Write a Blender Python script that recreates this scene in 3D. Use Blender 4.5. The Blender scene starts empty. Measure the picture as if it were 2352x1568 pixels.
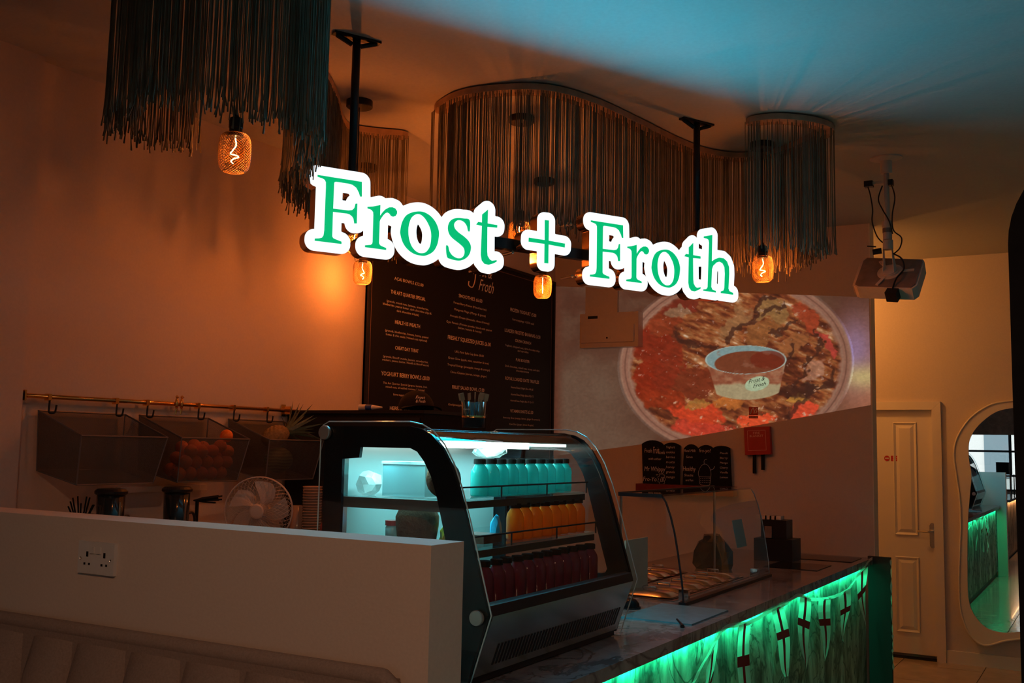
import bpy, bmesh, math, random
import numpy as np
from mathutils import Vector, Matrix
R = random.Random(7)
C = bpy.context.scene.collection
SC = bpy.context.scene
PI = math.pi

# ---------------------------------------------------------------- camera
cam = bpy.data.cameras.new('camera'); cam.sensor_width = 36.0; cam.lens = 2366/2352*36.0
cam.clip_start = 0.02; cam.clip_end = 200
co = bpy.data.objects.new('camera', cam); C.objects.link(co)
co.matrix_world = Matrix(((0.864374, 0.03519, 0.501617, 0), (0.5025, -0.097668, -0.859043, 0), (0.018763, 0.994597, -0.102104, 1.62), (0, 0, 0, 1)))
SC.camera = co
# ---------------------------------------------------------------- world: bright overcast day outside the shop front
w = bpy.data.worlds.new('world'); SC.world = w; w.use_nodes = True
w.node_tree.nodes['Background'].inputs[0].default_value = (0.80, 0.93, 1.0, 1)
w.node_tree.nodes['Background'].inputs[1].default_value = 1.5
SC.view_settings.view_transform = 'Standard'; SC.view_settings.look = 'None'
SC.view_settings.gamma = 1.0; SC.view_settings.exposure = 0.0; SC.view_settings.use_curve_mapping = False
SC.cycles.max_bounces = 7; SC.cycles.diffuse_bounces = 3; SC.cycles.glossy_bounces = 4
SC.cycles.transparent_max_bounces = 16; SC.cycles.transmission_bounces = 5
SC.cycles.caustics_reflective = False; SC.cycles.caustics_refractive = False
SC.cycles.sample_clamp_indirect = 4.0

def lamp(name, kind, loc, color, power, size=0.05, sizey=None, look=None, spread=None):
    l = bpy.data.lights.new(name, kind); l.color = color; l.energy = power
    if kind == 'AREA':
        l.size = size
        if sizey: l.shape = 'RECTANGLE'; l.size_y = sizey
        if spread: l.spread = spread
    elif kind != 'SUN': l.shadow_soft_size = size
    o = bpy.data.objects.new(name, l); C.objects.link(o); o.location = loc
    if look is not None:
        o.rotation_euler = Vector(look).to_track_quat('-Z', 'Y').to_euler()
    return o
def aim_y(o, look):
    # strip lamp whose long side (size_y) runs along world y
    z = -Vector(look).normalized(); y = Vector((0, 1, 0)); x = y.cross(z).normalized(); l = o.location
    o.matrix_world = Matrix(((x.x, y.x, z.x, l.x), (x.y, y.y, z.y, l.y), (x.z, y.z, z.z, l.z), (0, 0, 0, 1)))
ORANGE = (1.0, 0.245, 0.045)
# daylight entering through the shop-front glazing (the opening behind the camera)
_p = lamp('window_daylight', 'AREA', (-1.75, -4.52, 1.5), (1, 1, 1), 1, 1.7, 1.1, (0, 1, 0)); _p.data.cycles.is_portal = True

# ---------------------------------------------------------------- data measured off the place (metres)
GLYPH = {'F': [(-0.1867, 2.6144), (-0.127, 2.6147), (-0.0081, 2.6159), (-0.006, 2.5589), (-0.0125, 2.5579), (-0.0192, 2.5738), (-0.0301, 2.5902), (-0.0457, 2.5986), (-0.0628, 2.6006), (-0.1116, 2.6001), (-0.1182, 2.598), (-0.1202, 2.5923), (-0.1205, 2.4959), (-0.0589, 2.4975), (-0.0439, 2.5011), (-0.0348, 2.5106), (-0.0305, 2.528), (-0.0237, 2.529), (-0.0231, 2.4525), (-0.0329, 2.4512), (-0.037, 2.4692), (-0.043, 2.4773), (-0.0527, 2.4831), (-0.0641, 2.485), (-0.1208, 2.4835), (-0.1201, 2.3902), (-0.1162, 2.3844), (-0.1068, 2.381), (-0.0824, 2.3752), (-0.082, 2.3661), (-0.1883, 2.3656), (-0.1882, 2.3736), (-0.1727, 2.3762), (-0.1601, 2.3806), (-0.1543, 2.3901), (-0.1521, 2.4079), (-0.152, 2.5732), (-0.1528, 2.5926), (-0.1579, 2.6006), (-0.1672, 2.6044), (-0.1864, 2.6074)], 'r': [(0.0187, 2.5225), (0.0394, 2.5266), (0.0722, 2.5374), (0.0725, 2.495), (0.0829, 2.511), (0.0942, 2.5235), (0.1096, 2.5337), (0.1234, 2.536), (0.1354, 2.533), (0.1437, 2.5231), (0.144, 2.514), (0.1384, 2.5041), (0.1286, 2.4991), (0.1186, 2.5014), (0.1117, 2.5095), (0.1045, 2.5122), (0.0967, 2.51), (0.0853, 2.4986), (0.0741, 2.4807), (0.0717, 2.4731), (0.0715, 2.3882), (0.0757, 2.3815), (0.0816, 2.3786), (0.1022, 2.3731), (0.1024, 2.3656), (0.0144, 2.3658), (0.0141, 2.3732), (0.037, 2.3775), (0.0438, 2.383), (0.0451, 2.3903), (0.0445, 2.4947), (0.0433, 2.5054), (0.038, 2.5119), (0.0302, 2.5151), (0.0197, 2.5165)], 'o': [(0.2361, 2.5354), (0.2628, 2.5354), (0.2921, 2.5234), (0.3156, 2.5005), (0.329, 2.4704), (0.3298, 2.4443), (0.3225, 2.4098), (0.3047, 2.3816), (0.2763, 2.3645), (0.2559, 2.3611), (0.2233, 2.3646), (0.1945, 2.3795), (0.1737, 2.4026), (0.1615, 2.434), (0.1609, 2.4522), (0.1671, 2.4823), (0.1822, 2.5101), (0.2059, 2.5263)], 'oi': [(0.2344, 2.5248), (0.2592, 2.5178), (0.2806, 2.4939), (0.2938, 2.4658), (0.2968, 2.4364), (0.2916, 2.4023), (0.2759, 2.3789), (0.2556, 2.371), (0.2352, 2.3734), (0.2144, 2.3893), (0.2015, 2.4134), (0.1953, 2.442), (0.1962, 2.4752), (0.2085, 2.5082)], 's': [(0.4182, 2.5343), (0.4396, 2.535), (0.4691, 2.5325), (0.4711, 2.4889), (0.4634, 2.4879), (0.4577, 2.5062), (0.4465, 2.5192), (0.4313, 2.5255), (0.4142, 2.5239), (0.4016, 2.5139), (0.3977, 2.502), (0.4032, 2.4876), (0.4198, 2.4746), (0.446, 2.4609), (0.4658, 2.4463), (0.4771, 2.4287), (0.4776, 2.4097), (0.4703, 2.3898), (0.4548, 2.3729), (0.4315, 2.3619), (0.4102, 2.3602), (0.3868, 2.3632), (0.3697, 2.3706), (0.3643, 2.413), (0.3735, 2.413), (0.3796, 2.3942), (0.3927, 2.3789), (0.4142, 2.3701), (0.4333, 2.3723), (0.4459, 2.3832), (0.4498, 2.3988), (0.445, 2.4153), (0.4253, 2.4299), (0.395, 2.4469), (0.3798, 2.4601), (0.3712, 2.4797), (0.3723, 2.5005), (0.3824, 2.5189), (0.3991, 2.5295)], 't': [(0.5551, 2.5879), (0.5547, 2.5299), (0.6016, 2.5291), (0.6009, 2.5182), (0.5537, 2.5158), (0.5554, 2.4152), (0.5576, 2.3962), (0.5681, 2.3821), (0.5793, 2.3776), (0.6015, 2.3832), (0.6016, 2.3763), (0.584, 2.3666), (0.5643, 2.3594), (0.5444, 2.361), (0.5308, 2.374), (0.5259, 2.3964), (0.5285, 2.5163), (0.5008, 2.5184), (0.5102, 2.5304), (0.5282, 2.5301), (0.5282, 2.5637)], '+': [(0.8376, 2.5826), (0.8583, 2.5834), (0.8587, 2.4964), (0.9439, 2.494), (0.943, 2.4769), (0.8584, 2.4796), (0.8588, 2.3983), (0.8388, 2.3979), (0.8384, 2.4796), (0.7571, 2.4795), (0.7579, 2.4967), (0.8387, 2.4963)], 'h': [(1.7461, 2.6274), (1.8001, 2.6412), (1.7964, 2.5133), (1.8192, 2.5277), (1.8444, 2.537), (1.8733, 2.5371), (1.895, 2.5245), (1.908, 2.499), (1.9093, 2.4668), (1.904, 2.3935), (1.9105, 2.3818), (1.9345, 2.3761), (1.9345, 2.3669), (1.8548, 2.3678), (1.8548, 2.3753), (1.8728, 2.3824), (1.8779, 2.3936), (1.8817, 2.4638), (1.8789, 2.4958), (1.8659, 2.5131), (1.8465, 2.5179), (1.8264, 2.5114), (1.8049, 2.4929), (1.7977, 2.4761), (1.7927, 2.3905), (1.8012, 2.378), (1.8225, 2.3748), (1.8225, 2.3668), (1.7426, 2.3681), (1.7426, 2.3739), (1.7623, 2.3779), (1.7707, 2.3883), (1.7801, 2.6022), (1.7766, 2.6152), (1.7659, 2.6192), (1.7461, 2.6204)]}
MENU = [(5.339, 2.659, 0.319, 0.02, 'AÇAI BOWLS £12.00'), (5.336, 2.568, 0.379, 0.023, 'THE ART QUARTER SPECIAL'), (5.337, 2.51, 0.458, 0.014, '(granola, mixed nuts, bananas, strawberries,'), (5.335, 2.487, 0.529, 0.014, 'blueberries, peanut butter, dark chocolate chips &'), (5.335, 2.46, 0.24, 0.014, 'dark chocolate drizzle)'), (5.337, 2.382, 0.272, 0.023, 'HEALTH IS WEALTH'), (5.337, 2.324, 0.471, 0.014, '(granola, blueberries, banana, honey, peanut'), (5.334, 2.3, 0.446, 0.014, 'butter & chia seeds (+mixed nuts optional)'), (5.337, 2.22, 0.254, 0.022, 'CHEAT DAY TREAT'), (5.333, 2.161, 0.487, 0.013, '(granola, Biscoff crumbs, banana, strawberries,'), (5.333, 2.14, 0.502, 0.013, 'snickers, peanut butter, Nutella & Biscoff sauce)'), (5.336, 2.048, 0.522, 0.026, 'YOGHURT BERRY BOWLS £8.00'), (5.336, 1.997, 0.476, 0.013, 'The Art Quarter Special (grapes, banana, kiwi,'), (5.334, 1.974, 0.419, 0.013, 'mixed nuts, shredded coconut & honey)'), (5.337, 1.93, 0.261, 0.013, 'Extra toppings +£0.50 each'), (5.339, 1.839, 0.329, 0.022, 'HERBAL TEAS £3.00'), (6.079, 2.649, 0.31, 0.024, 'SMOOTHIES £6.00'), (6.077, 2.598, 0.428, 0.015, 'Forest Berry Fusion (Mixed berries)'), (6.078, 2.552, 0.411, 0.015, 'Mangovia Magic (Mango & guava)'), (6.079, 2.503, 0.515, 0.015, 'Avocado Dream (Avocado, dates & honey)'), (6.077, 2.456, 0.594, 0.015, 'Gym Fanatic (Protein powder blend with peanut'), (6.079, 2.43, 0.306, 0.015, 'butter, banana & honey)'), (6.082, 2.345, 0.561, 0.027, 'FRESHLY SQUEEZED JUICES £6.00'), (6.081, 2.261, 0.377, 0.015, "UK's First Split Cup Juice £8.00"), (6.076, 2.212, 0.529, 0.015, 'Green Glow (apple, mint, cucumber & lime)'), (6.081, 2.165, 0.553, 0.015, 'Tropical Energy (pineapple, mango & orange)'), (6.08, 2.117, 0.473, 0.015, 'Citrus Cleanse (carrot, orange, ginger)'), (6.079, 2.011, 0.416, 0.024, 'FRUIT SALAD BOWL £7.00'), (5.915, 1.895, 0.169, 0.014, 'Kiwi/pineapple'), (5.936, 1.799, 0.121, 0.025, 'FRUIT F'), (5.935, 1.738, 0.114, 0.014, 'Extra fru'), (6.837, 2.64, 0.403, 0.026, 'FROZEN YOGHURT £5.00'), (6.839, 2.575, 0.335, 0.016, 'Extra toppings +£0.50 each'), (6.836, 2.476, 0.553, 0.026, 'LOADED FROSTED BANANAS £6.50'), (6.839, 2.416, 0.246, 0.021, 'CRUSH CRUNCH'), (6.84, 2.37, 0.543, 0.015, 'Yoghurt, chopped nuts, dark chocolate chips,'), (6.841, 2.345, 0.169, 0.015, 'and sprinkles'), (6.838, 2.271, 0.211, 0.021, 'PURE BOOSTER'), (6.842, 2.216, 0.534, 0.015, 'Dark chocolate, mixed nuts, honey, and dark'), (6.839, 2.192, 0.198, 0.015, 'chocolate drizzle'), (6.841, 2.12, 0.52, 0.024, 'ROYAL LOADED DATE TRUFFLES'), (6.836, 2.062, 0.347, 0.015, 'Assorted Dates Delight (Box of 4) £6'), (6.84, 2.009, 0.35, 0.015, 'Assorted Dates Delight (Box of 8) £12'), (6.839, 1.963, 0.355, 0.014, 'Assorted Dates Delight (Box of 12) £15'), (6.838, 1.88, 0.355, 0.023, 'VITAMIN SHOTS £3.50'), (6.843, 1.832, 0.565, 0.014, 'Immunity Shot (orange, lemon, ginger & turmeric)'), (6.839, 1.786, 0.366, 0.014, 'Kiwi Shot (ginger, lemon & apple)')]
MIRROR_IN = [(-0.644, 2.0), (-0.783, 1.969), (-0.911, 1.867), (-0.984, 1.746), (-0.993, 1.609), (-0.978, 1.473), (-0.994, 1.302), (-1.012, 1.098), (-1.023, 0.794), (-1.023, 0.526), (-0.985, 0.397), (-0.904, 0.306), (-0.783, 0.279), (-0.677, 0.296)]
MIRROR_OUT = [(-0.643, 2.054), (-0.813, 2.027), (-0.966, 1.925), (-1.066, 1.779), (-1.101, 1.641), (-1.086, 1.469), (-1.067, 1.299), (-1.063, 1.095), (-1.074, 0.892), (-1.087, 0.621), (-1.079, 0.421), (-1.029, 0.26), (-0.923, 0.172), (-0.769, 0.222), (-0.649, 0.251)]
HOM = [235.58819, 26.62613, 2585.41906, -77.14656, -368.01057, 1677.37505, -0.08121, 0.01653]
RAIL_BIG = [(-2.725, 3.935), (-2.521, 3.818), (-2.337, 3.821), (-2.143, 3.914), (-2.04, 4.144), (-1.977, 4.499), (-1.916, 4.918), (-1.84, 5.17), (-1.698, 5.324), (-1.483, 5.32), (-1.317, 5.209), (-1.185, 5.07), (-1.18, 4.963), (-1.245, 4.847), (-1.355, 4.761), (-1.484, 4.756)]

# ---------------------------------------------------------------- materials
MATS = {}
def mat(name, col, rough=0.6, metal=0.0, bump=0.0, scale=40.0, var=0.0, emit=None, es=1.0, spec=0.5, trans=0.0, alpha=1.0, coat=0.0):
    if name in MATS: return MATS[name]
    m = bpy.data.materials.new(name); m.use_nodes = True; nt = m.node_tree; b = nt.nodes['Principled BSDF']
    b.inputs['Base Color'].default_value = (*col, 1); b.inputs['Roughness'].default_value = rough
    b.inputs['Metallic'].default_value = metal; b.inputs['Specular IOR Level'].default_value = spec
    if trans: b.inputs['Transmission Weight'].default_value = trans
    if alpha < 1: b.inputs['Alpha'].default_value = alpha
    if coat: b.inputs['Coat Weight'].default_value = coat
    if emit:
        b.inputs['Emission Color'].default_value = (*emit, 1); b.inputs['Emission Strength'].default_value = es
    tc = nt.nodes.new('ShaderNodeTexCoord'); nz = nt.nodes.new('ShaderNodeTexNoise')
    nz.inputs['Scale'].default_value = scale; nz.inputs['Detail'].default_value = 4
    nt.links.new(tc.outputs['Object'], nz.inputs['Vector'])
    if var:
        r = nt.nodes.new('ShaderNodeValToRGB')
        r.color_ramp.elements[0].position = 0.3; r.color_ramp.elements[1].position = 0.7
        r.color_ramp.elements[0].color = (*[c*(1-var) for c in col], 1); r.color_ramp.elements[1].color = (*[min(1, c*(1+var)) for c in col], 1)
        nt.links.new(nz.outputs['Fac'], r.inputs['Fac']); nt.links.new(r.outputs['Color'], b.inputs['Base Color'])
    if bump:
        bp = nt.nodes.new('ShaderNodeBump'); bp.inputs['Strength'].default_value = bump; bp.inputs['Distance'].default_value = 0.01
        nt.links.new(nz.outputs['Fac'], bp.inputs['Height']); nt.links.new(bp.outputs['Normal'], b.inputs['Normal'])
    MATS[name] = m; return m
def pane(name, tint, refl=1.0, rough=0.0, base=0.04):
    """thin glass: see-through with a Fresnel reflection, real in every direction"""
    m = bpy.data.materials.new(name); m.use_nodes = True; nt = m.node_tree; nt.nodes.clear()
    out = nt.nodes.new('ShaderNodeOutputMaterial'); mx = nt.nodes.new('ShaderNodeMixShader')
    t = nt.nodes.new('ShaderNodeBsdfTransparent'); t.inputs[0].default_value = (*tint, 1)
    g = nt.nodes.new('ShaderNodeBsdfGlossy'); g.inputs['Roughness'].default_value = rough; g.inputs[0].default_value = (refl, refl, refl, 1)
    lw = nt.nodes.new('ShaderNodeLayerWeight'); lw.inputs[0].default_value = 0.5
    pw = nt.nodes.new('ShaderNodeMath'); pw.operation = 'POWER'; pw.inputs[1].default_value = 5.0; nt.links.new(lw.outputs['Facing'], pw.inputs[0])
    f = nt.nodes.new('ShaderNodeMath'); f.operation = 'MULTIPLY_ADD'; f.inputs[1].default_value = 0.9; f.inputs[2].default_value = base; nt.links.new(pw.outputs[0], f.inputs[0])
    nt.links.new(f.outputs[0], mx.inputs[0]); nt.links.new(t.outputs[0], mx.inputs[1]); nt.links.new(g.outputs[0], mx.inputs[2])
    nt.links.new(mx.outputs[0], out.inputs[0]); MATS[name] = m; return m
def emis(name, col, s):
    m = bpy.data.materials.new(name); m.use_nodes = True; b = m.node_tree.nodes['Principled BSDF']
    b.inputs['Base Color'].default_value = (0.02, 0.02, 0.02, 1)
    b.inputs['Emission Color'].default_value = (*col, 1); b.inputs['Emission Strength'].default_value = s
    MATS[name] = m; return m
def stone(name, c1, c2, c3, scale, rough, bump=0.3):
    """veined stone: wave warped by noise over a mottled base"""
    m = bpy.data.materials.new(name); m.use_nodes = True; nt = m.node_tree; b = nt.nodes['Principled BSDF']; N = nt.nodes.new; L = nt.links.new
    tc = N('ShaderNodeTexCoord'); n1 = N('ShaderNodeTexNoise'); n1.inputs['Scale'].default_value = scale; n1.inputs['Detail'].default_value = 8; n1.inputs['Roughness'].default_value = 0.65; n1.inputs['Distortion'].default_value = 1.2
    mp = N('ShaderNodeMapping'); mp.inputs['Scale'].default_value = (1, 1, 0.45)
    L(tc.outputs['Object'], mp.inputs[0]); L(mp.outputs[0], n1.inputs['Vector'])
    r = N('ShaderNodeValToRGB'); e = r.color_ramp.elements
    e[0].position = 0.36; e[0].color = (*c3, 1); e[1].position = 0.62; e[1].color = (*c1, 1); k = e.new(0.47); k.color = (*c2, 1)
    L(n1.outputs['Fac'], r.inputs['Fac'])
    n2 = N('ShaderNodeTexNoise'); n2.inputs['Scale'].default_value = scale*0.5; n2.inputs['Detail'].default_value = 10; n2.inputs['Distortion'].default_value = 2.5
    L(tc.outputs['Object'], n2.inputs['Vector'])
    a = N('ShaderNodeMath'); a.operation = 'SUBTRACT'; a.inputs[1].default_value = 0.5; L(n2.outputs['Fac'], a.inputs[0])
    ab = N('ShaderNodeMath'); ab.operation = 'ABSOLUTE'; L(a.outputs[0], ab.inputs[0])
    r2 = N('ShaderNodeValToRGB'); r2.color_ramp.elements[0].position = 0.0; r2.color_ramp.elements[0].color = (1, 1, 1, 1); r2.color_ramp.elements[1].position = 0.03; r2.color_ramp.elements[1].color = (0, 0, 0, 1)
    L(ab.outputs[0], r2.inputs['Fac'])
    mx = N('ShaderNodeMixRGB'); mx.blend_type = 'MIX'; L(r2.outputs['Color'], mx.inputs[0]); L(r.outputs['Color'], mx.inputs[1]); mx.inputs[2].default_value = (*c3, 1)
    L(mx.outputs[0], b.inputs['Base Color']); b.inputs['Roughness'].default_value = rough
    bp = N('ShaderNodeBump'); bp.inputs['Strength'].default_value = bump; bp.inputs['Distance'].default_value = 0.01; L(n1.outputs['Fac'], bp.inputs['Height']); L(bp.outputs[0], b.inputs['Normal'])
    MATS[name] = m; return m

M_wall = mat('wall_paint', (0.62, 0.53, 0.48), 0.75, bump=0.05, scale=90, var=0.03)
M_ceil = mat('ceiling_paint', (0.50, 0.49, 0.47), 0.8, bump=0.08, scale=60, var=0.04)
M_half = mat('half_wall_paint', (0.66, 0.53, 0.45), 0.7, bump=0.05, scale=120, var=0.03)
M_white = mat('white_gloss_paint', (0.72, 0.66, 0.60), 0.45, bump=0.02)
M_tile = mat('floor_tile', (0.42, 0.33, 0.27), 0.16, bump=0.02, scale=6, var=0.12, coat=0.3)
M_grout = mat('grout', (0.10, 0.085, 0.075), 0.9, var=0.2)
M_black = mat('black_metal', (0.012, 0.012, 0.016), 0.4, bump=0.02, spec=0.3)
M_blackgloss = mat('black_gloss', (0.006, 0.006, 0.008), 0.15, spec=0.2)
M_blackm = mat('black_matt', (0.010, 0.009, 0.010), 0.8, var=0.2, bump=0.05, spec=0.15)
M_steel = mat('brushed_steel', (0.55, 0.53, 0.52), 0.22, metal=1.0, bump=0.02, scale=200)
M_chrome = mat('chrome', (0.75, 0.75, 0.75), 0.08, metal=1.0)
M_brass = mat('brass', (0.80, 0.42, 0.12), 0.22, metal=1.0)
M_bronze = mat('bronze_return', (0.70, 0.42, 0.24), 0.16, metal=1.0)
M_string = mat('cotton_string', (0.15, 0.125, 0.085), 0.9, var=0.25, scale=15)
M_rail = mat('rail_wood', (0.38, 0.24, 0.16), 0.6, var=0.25, scale=14)
M_bench = mat('bench_velvet', (0.30, 0.215, 0.18), 0.85, bump=0.15, scale=160, var=0.12)
M_dgrey = mat('dark_grey_laminate', (0.065, 0.062, 0.068), 0.5, var=0.08)
M_menu = mat('menu_board_black', (0.008, 0.006, 0.008), 0.55, var=0.1, spec=0.25)
M_print = mat('menu_lettering', (0.90, 0.78, 0.72), 0.6)
M_chalk = mat('chalk', (0.65, 0.6, 0.6), 0.9)
M_red = mat('red_plastic', (0.42, 0.006, 0.012), 0.4, var=0.05)
M_redwood = mat('red_painted_wood', (0.16, 0.012, 0.010), 0.5, var=0.2, scale=20)
M_plastic = mat('white_plastic', (0.62, 0.58, 0.56), 0.4, var=0.03)
M_cream = mat('projector_cream', (0.60, 0.52, 0.46), 0.45, var=0.05)
M_projgrey = mat('projector_underside', (0.19, 0.15, 0.14), 0.5, var=0.15, scale=25)
M_mesh = mat('grey_wire', (0.16, 0.15, 0.16), 0.5, metal=0.6)
M_copper = mat('copper_wire', (0.20, 0.12, 0.04), 0.5)
M_fil = emis('lamp_filament', (1.0, 0.62, 0.30), 30.0)
M_orangef = mat('orange_peel', (0.80, 0.17, 0.01), 0.45, bump=0.15, scale=120, var=0.12)
M_counter = stone('counter_marble', (0.30, 0.27, 0.275), (0.24, 0.21, 0.22), (0.11, 0.095, 0.10), 5.0, 0.13, 0.02)
M_clad = stone('counter_cladding', (0.46, 0.44, 0.40), (0.20, 0.19, 0.17), (0.035, 0.033, 0.03), 4.2, 0.55, 0.6)
M_clad2 = stone('second_counter_cladding', (0.55, 0.42, 0.30), (0.40, 0.30, 0.20), (0.10, 0.07, 0.05), 4.2, 0.5, 0.6)
M_glass = pane('clear_glass', (0.90, 0.93, 0.93))
M_glassdk = pane('display_glass', (0.86, 0.90, 0.90), refl=0.9)
M_mirror = mat('mirror_silver', (0.88, 0.88, 0.88), 0.0, metal=1.0)

# ---------------------------------------------------------------- mesh helpers
def link(name, me, m, parent=None):
    o = bpy.data.objects.new(name, me); C.objects.link(o)
    if m is not None:
        me.materials.clear(); me.materials.append(m)
    if parent is not None: o.parent = parent
    return o
def obj(name, bm, m, parent=None, smooth=False, bevel=0.0, seg=2):
    me = bpy.data.meshes.new(name)
    if bevel:
        bmesh.ops.bevel(bm, geom=[e for e in bm.edges if len(e.link_faces) == 2 and e.calc_face_angle(0) > 0.6], offset=bevel, segments=seg, affect='EDGES', profile=0.5, clamp_overlap=True)
    bmesh.ops.recalc_face_normals(bm, faces=bm.faces)
    bm.to_mesh(me); bm.free()
    if smooth:
        for p in me.polygons: p.use_smooth = True
    return link(name, me, m, parent)
def B(): return bmesh.new()
def box(bm, x0, x1, y0, y1, z0, z1, M=None):
    vs = [bm.verts.new((x, y, z)) for x in (x0, x1) for y in (y0, y1) for z in (z0, z1)]
    for f in ((0,1,3,2),(4,6,7,5),(0,4,5,1),(2,3,7,6),(0,2,6,4),(1,5,7,3)): bm.faces.new([vs[i] for i in f])
    if M is not None:
        for v in vs: v.co = M @ v.co
    return vs
def bx(name, x0, x1, y0, y1, z0, z1, m, parent=None, bevel=0.0, M=None):
    bm = B(); box(bm, x0, x1, y0, y1, z0, z1, M); return obj(name, bm, m, parent, bevel=bevel)
def tube(bm, pts, r, n=6, closed=False, caps=True):
    pts = [Vector(p) for p in pts]; rings = []; N = len(pts)
    up = None
    for i, p in enumerate(pts):
        a = pts[(i-1) % N] if (closed or i > 0) else p
        b = pts[(i+1) % N] if (closed or i < N-1) else p
        t = (b-a).normalized() if (b-a).length > 1e-9 else Vector((0, 0, 1))
        if up is None:
            up = Vector((0, 0, 1)) if abs(t.z) < 0.9 else Vector((1, 0, 0))
        s = t.cross(up)
        if s.length < 1e-6: s = t.orthogonal()
        s.normalize(); up = s.cross(t).normalized()
        rr = r[i] if isinstance(r, (list, tuple)) else r
        rings.append([bm.verts.new(p + s*math.cos(2*PI*k/n)*rr + up*math.sin(2*PI*k/n)*rr) for k in range(n)])
    M_ = N if closed else N-1
    for i in range(M_):
        a, b = rings[i], rings[(i+1) % N]
        for k in range(n): bm.faces.new((a[k], a[(k+1) % n], b[(k+1) % n], b[k]))
    if caps and not closed:
        bm.faces.new(rings[0][::-1]); bm.faces.new(rings[-1])
def lathe(bm, prof, n=20, c=(0, 0, 0), M=None, closed=False):
    rings = []
    for r, z in prof:
        if r < 1e-6: rings.append([bm.verts.new((c[0], c[1], c[2]+z))])
        else: rings.append([bm.verts.new((c[0]+r*math.cos(2*PI*k/n), c[1]+r*math.sin(2*PI*k/n), c[2]+z)) for k in range(n)])
    for i in range(len(rings)-1):
        a, b = rings[i], rings[i+1]
        for k in range(n):
            k2 = (k+1) % n
            if len(a) == 1 and len(b) == 1: continue
            if len(a) == 1: bm.faces.new((a[0], b[k2], b[k]))
            elif len(b) == 1: bm.faces.new((a[k], a[k2], b[0]))
            else: bm.faces.new((a[k], a[k2], b[k2], b[k]))
    if M is not None:
        for rg in rings:
            for v in rg: v.co = M @ v.co
def prism(bm, poly, f0, f1):
    """poly: list of 2D points; f0/f1 map (a,b)->Vector for both ends"""
    a = [bm.verts.new(f0(*p)) for p in poly]; b = [bm.verts.new(f1(*p)) for p in poly]; n = len(poly)
    for i in range(n): bm.faces.new((a[i], a[(i+1) % n], b[(i+1) % n], b[i]))
    for ring in (a[::-1], b):
        bm.faces.new(ring)
def catmull(P, k=6, closed=False):
    out = []; n = len(P); P = [np.array(p, float) for p in P]
    for i in range(n if closed else n-1):
        if closed: p0, p1, p2, p3 = P[(i-1) % n], P[i], P[(i+1) % n], P[(i+2) % n]
        else: p0, p1, p2, p3 = P[max(i-1, 0)], P[i], P[i+1], P[min(i+2, n-1)]
        for j in range(k):
            t = j/k
            out.append(tuple(0.5*((2*p1)+(-p0+p2)*t+(2*p0-5*p1+4*p2-p3)*t*t+(-p0+3*p1-3*p2+p3)*t**3)))
    if not closed: out.append(tuple(P[-1]))
    return out
def tag(o, label, cat, group=None, kind=None):
    if label: o['label'] = label
    if cat: o['category'] = cat
    if group: o['group'] = group
    if kind: o['kind'] = kind
    return o
def thing(name, label, cat, loc=(0, 0, 0), group=None, rotz=0):
    o = bpy.data.objects.new(name, None); C.objects.link(o); o.location = loc; o.rotation_euler = (0, 0, rotz); o.empty_display_size = 0.05
    return tag(o, label, cat, group)
def keep(root):
    """children were modelled in world space: undo the parent's placement"""
    bpy.context.view_layer.update()
    inv = root.matrix_world.inverted()
    for ch in root.children:
        ch.matrix_parent_inverse = inv
    return root
def struct(o): o['kind'] = 'structure'; return o
def dup(root, loc=None, label=None, group=None, rotz=None):
    r = root.copy(); C.objects.link(r)
    if loc is not None: r.location = loc
    if rotz is not None: r.rotation_euler = (0, 0, rotz)
    if label: r['label'] = label
    if group: r['group'] = group
    for ch in list(root.children):
        c = ch.copy(); C.objects.link(c); c.parent = r; c.matrix_parent_inverse = ch.matrix_parent_inverse.copy()
        for g in ch.children:
            d = g.copy(); C.objects.link(d); d.parent = c
    return r
DG = bpy.context.evaluated_depsgraph_get
def curve_mesh(cu, name):
    o = bpy.data.objects.new('tmp', cu); C.objects.link(o)
    dg = DG(); me = bpy.data.meshes.new_from_object(o.evaluated_get(dg)); me.name = name
    bpy.data.objects.remove(o); bpy.data.curves.remove(cu); return me
def text(name, s, m, parent, org, right, up, height, width=None, shear=0.0, thick=0.0006, align='CENTER', bold=0.0):
    """flat lettering with its baseline centre at org"""
    cu = bpy.data.curves.new(name, 'FONT'); cu.body = s; cu.align_x = 'LEFT'; cu.shear = shear; cu.size = 1.0; cu.offset = bold; cu.resolution_u = 2
    me = curve_mesh(cu, name)
    n = len(me.vertices); a = np.empty(n*3); me.vertices.foreach_get('co', a); a = a.reshape(-1, 3)
    if n == 0: return None
    x0, x1 = a[:, 0].min(), a[:, 0].max(); sy = height/0.70
    sx = (width/(x1-x0)) if width else sy
    r_, u_ = Vector(right).normalized(), Vector(up).normalized(); nn = r_.cross(u_)
    ox = {'CENTER': (x0+x1)/2, 'LEFT': x0}[align]
    b = np.zeros_like(a)
    for i in range(3):
        b[:, i] = org[i] + (a[:, 0]-ox)*sx*r_[i] + a[:, 1]*sy*u_[i] + nn[i]*thick
    me.vertices.foreach_set('co', b.ravel()); me.update()
    return link(name, me, m, parent)
WA = ((0, 1, 0), (0, 0, 1))      # lettering on the left wall: right is +y
WP = ((1, 0, 0), (0, 0, 1))      # lettering on the partition: right is +x

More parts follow.
